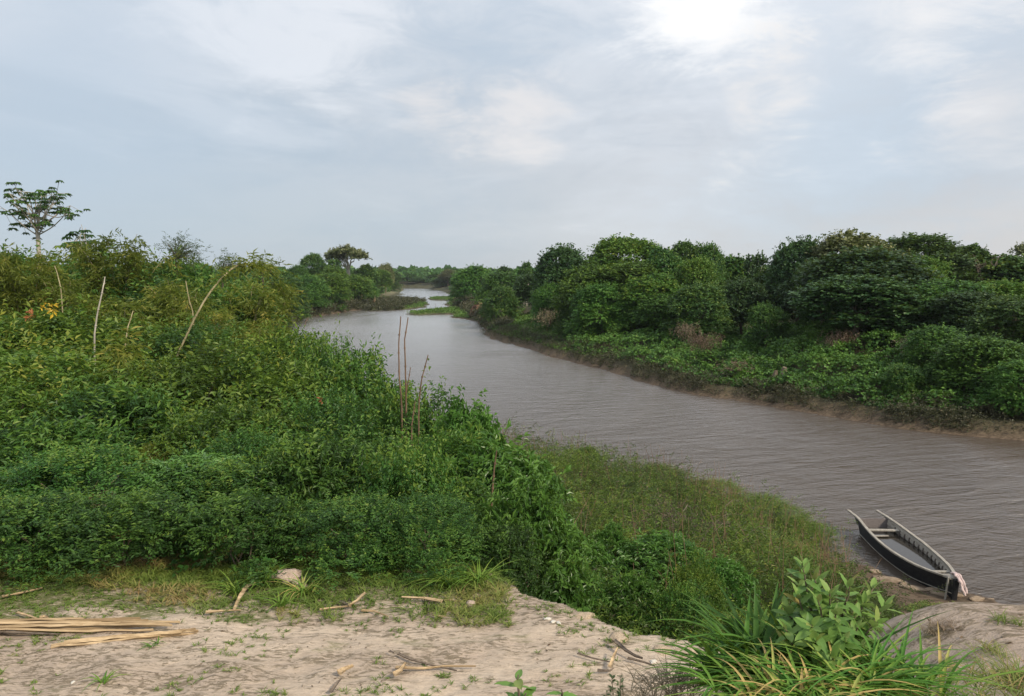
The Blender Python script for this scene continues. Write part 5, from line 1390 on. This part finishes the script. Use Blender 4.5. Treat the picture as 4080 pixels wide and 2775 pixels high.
def stem_bundle(name, a_px, b_px, n, w_, label, seed, thick=0.05, loc_lift=0.03, fan=1.0):
    """several long dry sheaths lying together as one torn stem"""
    rng = np.random.RandomState(seed); A_ = gp(*a_px); B_ = gp(*b_px); root = empty(name, A_); tag(root, label, 'dry stem')
    D = B_ - A_; L = np.linalg.norm(D); D /= L; Sv = np.cross(D, (0, 0, 1.0)); Sv /= np.linalg.norm(Sv)
    core = MB(); t = np.linspace(0, 1, 16)
    pth = D * L * 0.97 * t[:, None] + np.array((0, 0, 0.0)); pth[:, 2] += loc_lift + thick * 0.35 + 0.012 * np.sin(t * 9)
    r_ = thick * np.interp(t, [0, 0.5, 0.8, 1], [0.95, 1.0, 0.85, 0.35]) * (1 + 0.10 * rng.randn(16)); core.tube(pth, r_ * 0.9, 9); build(core, 'core', G['straw'], root, False)
    for i in range(n):
        off = (i / (n - 1) - 0.5) * w_; s0 = rng.uniform(-0.02, 0.25) * L; s1 = L * rng.uniform(0.6, 1.05)
        t = np.linspace(0, 1, 12); base = D * (s0 + (s1 - s0) * t)[:, None] + Sv * (off * (1 + fan * 0.3 * rng.randn() * t ** 2))[:, None]
        base[:, 2] += loc_lift + thick * (1.15 * math.sqrt(max(0.05, 1 - (off / (w_ * 0.5 + 1e-6)) ** 2))) + 0.008 * np.cumsum(rng.randn(12)) * 0.6
        mb = MB(); wv = w_ / n * rng.uniform(0.9, 1.7) * np.interp(t, [0, 0.1, 0.85, 1], [0.5, 1, 0.8, 0.15])
        k = 12; vs = []; 
        for j in range(k):
            vs += [base[j] - Sv * wv[j] + (0, 0, 0.006), base[j] + (0, 0, 0.016), base[j] + Sv * wv[j] + (0, 0, 0.004), base[j] + (0, 0, -0.006)]
        idx = np.arange(k * 4).reshape(k, 4); nx_ = np.roll(idx, -1, 1)
        mb.add(np.array(vs), np.stack([idx[:-1], nx_[:-1], nx_[1:], idx[1:]], -1).reshape(-1, 4)); build(mb, 'sheath', G['straw'], root, False)
    return root
stem_bundle('banana_log', (-260, 2522), (705, 2512), 13, 0.12, 'long thick dry banana stem with peeling sheaths, lying at the left edge on the sand', 1, 0.042)
stem_bundle('split_stem', (205, 2580), (800, 2524), 7, 0.075, 'split dry stalk with spread fibres in front of the thick dry stem', 2, 0.013, 0.008, 2.0)
LS = 'dry leaf stalks lying on the sand ledge'
strip('dry_leaf_stalk', [(-60, 2532), (120, 2540), (240, 2542)], 0.05, 0.02, G['twig'], 'grey stalk under the thick dry stem at the left edge', 'stalk', 3, LS)
strip('dry_leaf_stalk', [(935, 2445), (955, 2410), (985, 2375), (1042, 2352)], 0.075, 0.02, G['straw'], 'curved dry stalk rising toward the weeds', 'stalk', 4, LS, 0.03, [0, 0.03, 0.06, 0.05], (0.6, 1.2))
strip('dry_leaf_stalk', [(820, 2456), (880, 2450), (960, 2446)], 0.07, 0.02, G['straw'], 'short straight dry stalk meeting the curved one', 'stalk', 5, LS)
strip('dry_leaf_stalk', [(65, 2455), (110, 2468), (152, 2482)], 0.05, 0.02, G['straw'], 'small dry stalk behind the thick stem at the left', 'stalk', 6, LS)
strip('dry_leaf_curl', [(158, 2482), (175, 2476), (192, 2480)], 0.07, 0.04, G['straw'], 'little curled dry sheath beside the small stalk', 'dry leaf', 7, LS)
strip('dry_leaf_stalk', [(10, 2392), (90, 2376), (170, 2356)], 0.05, 0.02, G['straw'], 'dry stalk among the weeds at the left edge', 'stalk', 8, LS)
strip('dry_leaf_stalk', [(1275, 2445), (1340, 2436), (1400, 2430)], 0.05, 0.02, G['straw'], 'straight piece of the crossed dry stalks in the middle', 'stalk', 9, LS)
strip('dry_leaf_stalk', [(1390, 2432), (1425, 2420), (1458, 2405)], 0.06, 0.02, G['straw'], 'bent end of the crossed dry stalks, pointing up right', 'stalk', 10, LS, 0.04, [0, 0.02, 0.06], (0.7, 1))
strip('dry_leaf_curl', [(1352, 2414), (1372, 2420), (1392, 2430)], 0.07, 0.03, G['twig'], 'dark curled sheath touching the crossed stalks', 'dry leaf', 11, LS)
strip('dry_leaf_stalk', [(1440, 2448), (1490, 2450), (1548, 2472)], 0.04, 0.02, G['straw'], 'thin kinked stalk right below the crossed ones', 'stalk', 12, LS)
strip('dry_leaf', [(1760, 2420), (1690, 2408), (1600, 2402)], 0.10, 0.02, G['straw'], 'long pointed dry leaf lying on the short grass', 'dry leaf', 13, LS, 0.05)
strip('dry_leaf_stalk', [(1800, 2404), (1765, 2406), (1755, 2418)], 0.03, 0.012, G['straw'], 'thin tendril at the blunt end of the long pointed leaf', 'stalk', 14, LS)
strip('dry_leaf_stalk', [(1712, 2416), (1710, 2440), (1706, 2468)], 0.045, 0.02, G['twig'], 'grey stick running down from the long pointed leaf', 'stick', 15, LS)
strip('dry_leaf_stalk', [(1722, 2464), (1745, 2470), (1778, 2472)], 0.035, 0.015, G['straw'], 'short thin stalk at the lower end of the grey stick', 'stalk', 16, LS)
strip('fallen_stick', [(1585, 2622), (1640, 2646), (1720, 2668), (1820, 2690)], 0.045, 0.02, G['twig'], 'dark crooked stick lying across the pale stalk', 'stick', 17, LS, 0.03)
strip('dry_leaf_stalk', [(1575, 2678), (1680, 2682), (1780, 2672), (1896, 2672)], 0.045, 0.02, G['straw'], 'long pale stalk under the dark crooked stick', 'stalk', 18, LS)
strip('fallen_stick', [(1550, 2610), (1570, 2618)], 0.03, 0.015, G['twig'], 'short dark stick end left of the crooked one', 'stick', 27, LS)
strip('dry_leaf_curl', [(1355, 2705), (1375, 2690), (1408, 2676)], 0.09, 0.04, G['straw'], 'folded dry leaf low in the middle of the sand', 'dry leaf', 19, LS, 0.04)
strip('fallen_stick', [(1320, 2775), (1345, 2740), (1362, 2720)], 0.05, 0.02, G['twig'], 'dry stalk running down from the folded leaf', 'stick', 20, LS)
strip('dry_leaf_curl', [(1575, 2712), (1600, 2692), (1618, 2664)], 0.08, 0.03, G['straw'], 'dry forked leaf below the crossing sticks', 'dry leaf', 21, LS, 0.04)
strip('fallen_stick', [(2445, 2578), (2490, 2618), (2530, 2642), (2560, 2650)], 0.06, 0.03, G['twig'], 'weathered grey-green stalk near the edge of the ledge', 'stick', 22, LS, 0.05)
strip('fallen_stick', [(2300, 2620), (2360, 2640), (2430, 2655)], 0.03, 0.015, G['twig'], 'thin dark curved stick left of the weathered stalk', 'stick', 23, LS)
strip('dry_leaf', [(2432, 2675), (2445, 2650), (2462, 2625)], 0.06, 0.02, G['straw'], 'upright pale leaf piece between the sticks by the edge', 'dry leaf', 24, LS, 0.03, [0, .03, .06])
strip('fallen_stick', [(2380, 2690), (2430, 2692), (2445, 2680)], 0.04, 0.02, G['twig'], 'bent stick beneath the upright pale leaf piece', 'stick', 25, LS)
strip('fallen_stick', [(2500, 2640), (2560, 2655), (2610, 2672)], 0.04, 0.02, G['twig'], 'grey stick pointing at the long-bladed grass', 'stick', 26, LS)
c = gp(1150, 2320); rock('earth_clod', c + (0, 0, 0.05), (0.16, 0.10, 0.06), G['clod'], 'pale crumbled clod of earth where the weeds meet the thicket', 'clod', 61, None, -0.5, 0.6)
c = gp(1190, 2338); rock('earth_clod', c, (0.09, 0.10, 0.05), G['clod'], 'smaller pale clod touching the large one on its lower right', 'clod', 62, None, 0.2, 0.6)
c = gp(1877, 2423); rock('husk', c + (0, 0, 0.03), (0.045, 0.045, 0.04), G['clod'], 'small round pale husk on the short grass', 'husk', 63, None, 0, 0.15)
c = gp(1620, 2295); rock('stone', c + (0, 0, 0.02), (0.06, 0.05, 0.04), G['paleearth'], 'small grey stone at the foot of the bushes in the middle', 'stone', 64)
m, t = new_mat('white_scrap'); t.add('ShaderNodeOutputMaterial', i_Surface=t.add('ShaderNodeBsdfPrincipled', i_Base_Color=(0.62, 0.59, 0.52), i_Roughness=0.8)); G['white'] = m
for i, (px, py, s, lab) in enumerate([(2182, 2468, 0.05, 'white scrap on the slope of the ledge, uppermost'), (2203, 2480, 0.045, 'white scrap in the middle of the three by the ledge'), (2225, 2485, 0.04, 'yellowish white scrap, lowest of the three by the ledge'),
                                      (2626, 2700, 0.035, 'white pebble by the dry dead grass near the long blades'), (2603, 2640, 0.05, 'pale scrap near the two rounded sand knobs'), (290, 2722, 0.03, 'white pebble low on the bare sand at the left'), (3905, 2580, 0.012, 'white pebble on the grey mound')]):
    c = gp(px, py); rock('scrap', c + (0, 0, 0.004), (s * 0.7, s * 0.4, s * 0.22), G['white'], lab, 'scrap', 70 + i, None, i, 0.5)
# rounded sandy knobs on the lip of the ledge
for i, (px, py, s, lab) in enumerate([(2330, 2440, (0.10, 0.08, 0.05), 'sandy knob on the lip of the ledge, under the little sapling'), (2470, 2525, (0.11, 0.09, 0.045), 'large sandy knob at the corner of the ledge'),
                                      (2640, 2580, (0.10, 0.08, 0.05), 'left one of the two sandy knobs beside the long-bladed grass'), (2745, 2590, (0.12, 0.09, 0.06), 'right one of the two sandy knobs beside the long-bladed grass')]):
    c = gp(px, py + 25); rock('sand_knob', c + (0, 0.05, -0.02), s, G['clod2'] if 'clod2' in G else G.setdefault('clod2', bark_mat('sand_knob', (0.42, 0.32, 0.22), (0.62, 0.50, 0.37), 6, 0.95, 0.9, (1, 1, 1))), lab, 'clod', 90 + i, None, i, 0.35)
def weed_band():
    rng = np.random.RandomState(44); mb = MB(); x = rng.uniform(-7.5, 0.0, 24000); y = rng.uniform(6.4, 9.5, 24000)
    z, sd, dT, low, be, own = terrain(x, y, True); c = 7.5 - 0.02 * x - 0.35 * sstep(-2.5, 0.5, x)
    ok = (np.abs(y - c + (fbm(x * 0.9, y * 0.9, 3) - 0.5) * 1.6) < 0.75 * (0.4 + rng.rand(len(x)))) & (dT > -2.4); x, y, z = x[ok][:4400], y[ok][:4400], z[ok][:4400]
    br = sstep(0.40, 0.56, fbm(x * 0.8 + 7, y * 1.2, 3)) * sstep(1.0, -1.5, x)
    blades(mb, rng, np.stack([x, y, z], 1), 6, 0.05 + 0.08 * rng.rand(len(x)), 0.006, 0.8, 0.35 + 0.2 * rng.rand(len(x)) + 0.5 * br, 0.7, 3)
    o = build(mb, 'tall_weeds', G['grass']); tag(o, 'band of brownish taller weeds between the bare sand and the thicket', 'weeds', kind='stuff')
weed_band()
# litter of small twigs, leaf scraps and lumps
def litter():
    rng = np.random.RandomState(31); mb = MB()
    x = rng.uniform(-5.5, 7, 9000); y = rng.uniform(2.6, 8.6, 9000)
    z, sd, dT, low, be, own = terrain(x, y, True); ok = (dT < -0.05) & (rng.rand(len(x)) < sstep(0.40, 0.60, fbm(x * 1.7, y * 2.6 + 9, 4)) + 0.06)
    x, y, z = x[ok][:3600], y[ok][:3600], z[ok][:3600]; n = len(x)
    a = rng.rand(n) * math.pi; d = np.stack([np.cos(a), 0.5 * np.sin(a), 0.08 * rng.randn(n)], 1)
    s = 0.008 + 0.035 * rng.rand(n) ** 3
    mb.stamp(LEAF, LEAFF, np.stack([x, y, z + 0.006], 1), frames(d, np.array((0, 0, 1.0)) + 0.5 * rng.randn(n, 3)), np.stack([s, s * 0.35, s], 1), rng.rand(n) ** 1.5)
    o = build(mb, 'litter', G['dead']); tag(o, 'scattered bits of dry leaf and twig on the sand and the mound', 'litter', kind='stuff')
litter()
# ------------------------------------------------------------------ guava bush and the long grass in front
def big_leaf_template(nx_=8, ny_=5, w_=0.20):
    v = []; f = []
    for i in range(nx_ + 1):
        t = i / nx_; ww = w_ * math.sin(math.pi * min(t ** 0.85, 1)) ** 0.75 + 0.004
        for j in range(ny_):
            s = j / (ny_ - 1) * 2 - 1
            v.append((t, s * ww, 0.10 * abs(s) * w_ * 2.2 - 0.22 * t * t + 0.012 * math.sin(t * 42) * abs(s)))
    for i in range(nx_):
        for j in range(ny_ - 1): a = i * ny_ + j; f.append([a, a + ny_, a + ny_ + 1, a + 1])
    return np.array(v), np.array(f)
BLV, BLF = big_leaf_template(10, 5)
def guava_mat():
    m, t = new_mat('guava_leaf')
    a = t.add('ShaderNodeAttribute', attribute_name='tint').outputs['Fac']
    g = t.add('ShaderNodeNewGeometry')
    n = t.noise(g.outputs['Position'], 22, 4, 0.6)
    c = t.ramp(t.math('ADD', a, t.math('MULTIPLY', t.math('SUBTRACT', n, 0.5), 0.25), clamp=True), [(0, (0.075, 0.18, 0.045)), (0.45, (0.17, 0.31, 0.07)), (0.75, (0.26, 0.38, 0.10)), (0.92, (0.30, 0.30, 0.085)), (1, (0.34, 0.23, 0.07))])
    c = t.mix(t.math('MULTIPLY', g.outputs['Backfacing'], 0.55), c, (0.28, 0.36, 0.17))
    p = t.add('ShaderNodeBsdfPrincipled', i_Base_Color=c, i_Roughness=0.5); p.inputs['Specular IOR Level'].default_value = 0.3
    tr = t.add('ShaderNodeBsdfTranslucent', i_Color=t.mix(0.5, c, (0.25, 0.34, 0.04)))
    t.add('ShaderNodeOutputMaterial', i_Surface=t.add('ShaderNodeMixShader', i_0=0.30, i_1=p, i_2=tr)); return m
G['guava'] = guava_mat()
def guava(name, base, shoots, label, seed, ll=0.096, pair=0.027, top=True):
    """shoots: list of tip points relative to base; leaves in opposite pairs"""
    rng = np.random.RandomState(seed); root = empty(name, base); tag(root, label, 'bush')
    st = MB(); lv = MB(); P_, D_, N_, S_, T_ = [], [], [], [], []
    for tip in shoots:
        tip = np.array(tip, float); L = np.linalg.norm(tip); n = 9; t = np.linspace(0, 1, n)
        path = np.outer(t, tip); path[:, 2] += 0.06 * L * np.sin(t * math.pi); path += rng.randn(n, 3) * 0.004 * t[:, None]
        st.tube(path, np.linspace(0.008, 0.0025, n), 6)
        k = int(L * 0.82 / pair); ph = rng.rand() * 3
        for i in range(k):
            u_ = 0.24 + 0.76 * (i + 0.5) / k; q = np.array([np.interp(u_, t, path[:, c]) for c in range(3)])
            ax = unit((path[-1] - path[-3])[None])[0]; ref = np.array((0, 0, 1.0)) if abs(ax[2]) < 0.8 else np.array((1.0, 0, 0))
            e1 = unit(np.cross(ax, ref)[None])[0]; e2 = np.cross(ax, e1); a = ph + i * math.pi / 2 * 1.05
            for sg in (1, -1):
                rd = (math.cos(a) * e1 + math.sin(a) * e2) * sg
                tipk = sstep(0.8, 1.0, u_)
                d = rd * (1 - 0.55 * tipk) + ax * (0.25 + 1.0 * tipk) + rng.randn(3) * 0.15; d[2] += 0.12 - 0.45 * (1 - tipk) * rng.rand()
                P_.append(q); D_.append(d); N_.append(np.array((0, 0, 1.0)) + ax * 0.7 + rng.randn(3) * 0.22)
                S_.append(ll * rng.uniform(0.75, 1.12) * (1 - 0.35 * tipk)); T_.append(np.clip(0.18 + 0.30 * rng.rand() + 0.38 * tipk + (0.3 if rng.rand() < 0.08 else 0), 0, 1))
    S_ = np.array(S_)
    lv.stamp(BLV, BLF, np.array(P_), frames(np.array(D_), np.array(N_)), np.stack([S_, S_, S_], 1), np.array(T_))
    build(lv, 'leaves', G['guava'], root, True); build(st, 'stems', G['bark'], root, True); return root
gb = Q(3290, 2760, 2.95)
def rel(px, py, d, b): return Q(px, py, d) - b
shoots = [rel(*q, gb) for q in [(3190, 2245, 2.95), (3260, 2390, 2.85), (3390, 2330, 2.95), (3130, 2420, 2.95), (3330, 2440, 2.75), (3450, 2400, 3.0), (3540, 2405, 3.05), (3120, 2500, 2.8), (3420, 2500, 2.85), (3230, 2480, 2.7), (3500, 2480, 2.9), (3370, 2560, 2.75), (3180, 2330, 3.05), (3290, 2500, 3.1), (3450, 2580, 2.8), (3250, 2300, 2.95), (3310, 2360, 2.9), (3480, 2340, 3.05), (3180, 2380, 2.9), (3240, 2560, 2.7), (3400, 2450, 2.95), (3150, 2570, 2.8), (3320, 2620, 2.65)]]
guava('guava_bush', gb, shoots, 'leafy young guava bush with ribbed oval leaves rising from the long grass', 1)
gb2 = Q(2075, 2860, 2.7)
guava('guava_sapling', gb2, [rel(*q, gb2) for q in [(2062, 2690, 2.7), (2090, 2765, 2.68), (2040, 2800, 2.72), (2110, 2800, 2.7)]], 'small oval-leaved sapling rising over the bottom edge, left of the dry weeds', 5, 0.085, 0.035)
gb3 = Q(2250, 2840, 2.6)
guava('guava_shoot', gb3, [rel(*q, gb3) for q in [(2232, 2752, 2.6), (2270, 2790, 2.6)]], 'shoot tip just showing at the bottom edge, right of the small sapling', 6, 0.07, 0.03)
# small weeds standing up from the bottom edge
def weed(px, top, bot, d, label, seed, mat='olive2'):
    rng = np.random.RandomState(seed); b = Q(px, bot, d); e = Q(px + rng.randint(-8, 8), top, d) - b
    root = empty('weed', b); tag(root, label, 'weed', 'weeds at the bottom edge'); st = MB(); lv = MB(); st.tube(np.array([(0, 0, 0), e * 0.5 + (0.004, 0, 0), e]), [0.0022, 0.0018, 0.001], 5)
    n = 26; k = rng.uniform(0.25, 1, n); p = e * k[:, None]; a = rng.rand(n) * 6.28; dd = np.stack([np.cos(a), np.sin(a), 0.5 + 0 * a], 1)
    s = 0.022 * (0.6 + 0.6 * rng.rand(n)); lv.stamp(LEAF, LEAFF, p, frames(dd, np.tile((0, 0, 1.0), (n, 1))), np.stack([s, s * 0.45, s], 1), 0.3 + 0.4 * rng.rand(n))
    build(lv, 'leaves', G[mat], root); build(st, 'stem', G['twig'], root, True)
weed(2440, 2695, 2830, 2.7, 'thin weed with a seed head at the bottom edge', 1)
weed(2470, 2690, 2840, 2.6, 'leafy upright weed right next to the seed-headed one', 2)
weed(2415, 2760, 2850, 2.6, 'short weed left of the seed-headed one', 3)
def long_grass(name, label, roots, L, w_, spread, curve, seed, tint, n, mat='blade', az=None, upz=1.0):
    rng = np.random.RandomState(seed); c = np.mean(roots, 0); mb = MB(); rts = np.array(roots) - c
    b = rts[rng.randint(len(rts), size=n)] + rng.randn(n, 3) * (0.05, 0.05, 0.0)
    blades(mb, rng, b, 7, L * (0.7 + 0.5 * rng.rand(n)), w_, spread, tint + 0.17 * rng.randn(n), curve, 7, az, 0.19, upz)
    o = build(mb, name, G[mat], smooth=True); o.location = c; tag(o, label, 'grass'); return o
def R3(px, py, d): return Q(px, py, d)
long_grass('long_bladed_grass', 'large clump of long arching green blades left of and around the guava bush', [R3(3080, 2700, 3.0), R3(3000, 2720, 2.95), R3(3140, 2690, 3.1), R3(2950, 2760, 2.85), R3(3180, 2760, 2.9)], 0.40, 0.021, 0.55, 0.55, 1, 0.30, 44)
long_grass('long_bladed_grass', 'long blades sweeping left over the sand at the foot of the big clump', [R3(2980, 2790, 2.75), R3(3060, 2800, 2.7), R3(3120, 2780, 2.75)], 0.29, 0.016, 0.9, 0.6, 2, 0.40, 24, az=(math.pi * 0.85, 0.7), upz=0.8)
long_grass('tangled_grass', 'yellowish tangled grass at the bottom edge under the guava bush', [R3(3150, 2800, 2.55), R3(3250, 2800, 2.5), R3(3350, 2790, 2.55), R3(3050, 2820, 2.5)], 0.24, 0.009, 1.0, 0.9, 3, 0.66, 54, upz=0.8)
long_grass('pale_grass', 'pale green grass clump spreading right of the guava bush at the foot of the mound', [R3(3480, 2760, 2.7), R3(3560, 2780, 2.65), R3(3420, 2780, 2.6), R3(3620, 2800, 2.6)], 0.26, 0.010, 0.9, 0.7, 4, 0.55, 44, upz=0.9)
long_grass('withered_grass', 'withered brown grass between the sticks and the long-bladed clump', [R3(2560, 2800, 2.9), R3(2680, 2760, 2.9), R3(2760, 2740, 2.95), R3(2620, 2740, 3.1)], 0.09, 0.004, 1.2, 0.5, 5, 0.95, 60, 'dead')
long_grass('thin_grass', 'thin dull grass at the bottom right corner of the picture', [R3(3900, 2740, 3.0), R3(4000, 2720, 3.0), R3(4060, 2760, 2.9), R3(3850, 2780, 2.9)], 0.11, 0.003, 1.2, 0.8, 6, 0.6, 70, 'grass')
MG = 'little grass tufts on the grey mound'
for i, (px, py, lab) in enumerate([(3500, 2520, 'thin grass tuft on the mound right behind the guava leaves'), (3780, 2510, 'dry little tuft in the middle of the grey mound'), (3720, 2520, 'dry tuft left beside the middle one on the mound'), (4020, 2490, 'green tuft high on the mound near the right edge'), (3960, 2610, 'thin tuft low on the mound near the right edge')]):
    c = gp(px, py); rng = np.random.RandomState(200 + i); mb = MB(); b = rng.randn(14, 3) * (0.05, 0.03, 0)
    blades(mb, rng, b, 6, np.full(14, 0.06), 0.003, 1.1, np.full(14, 0.8 if i in (1, 2) else 0.5), 0.6, 3)
    o = build(mb, 'grass_tuft', G['dead'] if i in (1, 2) else G['grass']); o.location = c; tag(o, lab, 'grass', MG)
# ------------------------------------------------------------------ far details: stumps, snags, birds' perches
def snag(name, px, py, d, h, r, label, cat, seed, mat='red_stalk', group=None, lean=0.1, fork=True):
    rng = np.random.RandomState(seed); c = Q(px, py, d); c[2] = max(tz(c[0], c[1]), 0.0) - 0.05; mb = MB()
    e = np.array((lean * h, 0, h)); limb(mb, rng, (0, 0, 0), e, r, r * 0.5, 0.08)
    if fork: limb(mb, rng, e * 0.55, e * 0.55 + (h * 0.3, 0.05, h * 0.3), r * 0.5, r * 0.2, 0.1)
    o = build(mb, name, G[mat], smooth=True); o.location = c; tag(o, label, cat, group); return o
snag('tree_stump', 1489, 1180, 215, 2.8, 0.45, 'dark broken stump standing on the orange scarp of the far left bank', 'stump', 1, fork=False)
snag('tree_stump', 1437, 1165, 220, 3.2, 0.4, 'pale stump at the left end of the orange scarp', 'stump', 2, fork=False)
snag('snag', 1212, 1300, 132, 1.6, 0.07, 'bent driftwood branch sticking out of the water by the left shore', 'driftwood', 3, lean=0.5)
snag('tree_stump', 975, 1330, 27, 1.1, 0.12, 'broken reddish trunk standing among the leaves near the water corner', 'stump', 4)
snag('tree_stump', 3090, 1345, 55, 1.0, 0.25, 'dark rotten stump with pale torn side on the vine slope', 'stump', 5, 'bark', fork=False)
snag('tree_stump', 3125, 1345, 55, 1.1, 0.32, 'dark rotten stump right beside the other on the vine slope', 'stump', 6, 'bark', fork=False)
def bare_tree(px, top, d, w_, label, seed, mat='twig', name='leafless_tree'):
    rng = np.random.RandomState(seed); q = Q(px, top, d); g = np.array((q[0], q[1], tz(q[0], q[1]))); h = q[2] - g[2]; mb = MB()
    f = np.array((0, 0, h * 0.5)); limb(mb, rng, (0, 0, 0), f, 0.16, 0.12, 0.04)
    for i in range(9):
        a = rng.uniform(-1, 1); e = np.array((a * w_ * 0.5, rng.randn() * 0.6, h * rng.uniform(0.8, 1.0))); limb(mb, rng, f, e, 0.04, 0.015, 0.15)
        for k in range(3): s = f + (e - f) * rng.uniform(0.5, 0.95); limb(mb, rng, s, s + np.array((rng.randn() * 0.6, rng.randn() * 0.3, rng.uniform(0.2, 0.9))), 0.035, 0.015, 0.15, 4)
    o = build(mb, name, G[mat], smooth=True); o.location = g; tag(o, label, 'tree')
bare_tree(3930, 1012, 80, 3.4, 'leafless grey tree on the skyline near the right edge', 1)
# waterweed and sticks by the spit
PG = 'thin sticks in the shallow water by the green spit'
for i, (px, py, lab) in enumerate([(1624, 1247, 'thin stick at the pointed left tip of the green spit'), (1652, 1240, 'left one of three close thin sticks behind the tip of the spit'), (1660, 1240, 'middle one of three close thin sticks behind the tip of the spit'), (1671, 1240, 'right one of three close thin sticks behind the tip of the spit'),
   (1712, 1234, 'lone thin stick behind the middle of the green spit'), (1738, 1229, 'thin stick farthest out in the channel behind the spit'), (1771, 1232, 'leftmost of the four thin sticks near the lawn'), (1776, 1233, 'second of the four thin sticks near the lawn'), (1783, 1233, 'third of the four thin sticks near the lawn'), (1793, 1232, 'rightmost of the four thin sticks near the lawn')]):
    snag('water_stick', px, py, P(px, py + 2, 0.0)[1], 0.7 + 0.3 * (i % 3), 0.06, lab, 'stick', 30 + i, 'twig', PG, 0.15 * (-1) ** i, False)
# brush on the island and the left shore
def d_isle(x, y, z, sd, dT, low, be, own, rng):
    i1 = (low > 0.02) & (x < P(1600, 1220)[0] + 4) & (fbm(x * 0.18, y * 0.18, 3) > 0.50)
    l1 = (~own) & (x < -10) & (sd > 0.0) & (sd < 6) & (y > 85) & (y < 230)
    r1 = (~own) & (x > -22) & (sd > 0.3) & (sd < 4.5) & (y > 105)
    return (i1 | l1 | r1)
cover('reed_scrub', G['greyscrub'], 'grey-green reedy scrub on the left shore, the low island and around the spits', 'scrub', reg_polar(-21, -2, 82, 260, 1.6), 17000, 0.24, 6, 0.8, 8, 0.5, d_isle, 0.1, 0.3, 1.6)
# ------------------------------------------------------------------ air
def haze():
    mb = MB(); x0, x1, y0, y1, z0, z1 = -3100, 3100, -3100, 3100, -4.0, 45
    v = [(x, y, z) for z in (z0, z1) for x, y in ((x0, y0), (x1, y0), (x1, y1), (x0, y1))]
    mb.add(v, [[0, 3, 2, 1], [4, 5, 6, 7], [0, 1, 5, 4], [1, 2, 6, 5], [2, 3, 7, 6], [3, 0, 4, 7]])
    m, t = new_mat('haze'); p = t.add('ShaderNodeVolumePrincipled'); p.inputs['Color'].default_value = (0.86, 0.92, 1.0, 1)
    p.inputs['Density'].default_value = HAZE; p.inputs['Anisotropy'].default_value = 0.2
    t.add('ShaderNodeOutputMaterial', i_Volume=p)
    o = build(mb, 'haze', m); tag(o, kind='stuff')
HAZE = 0.00011
haze()
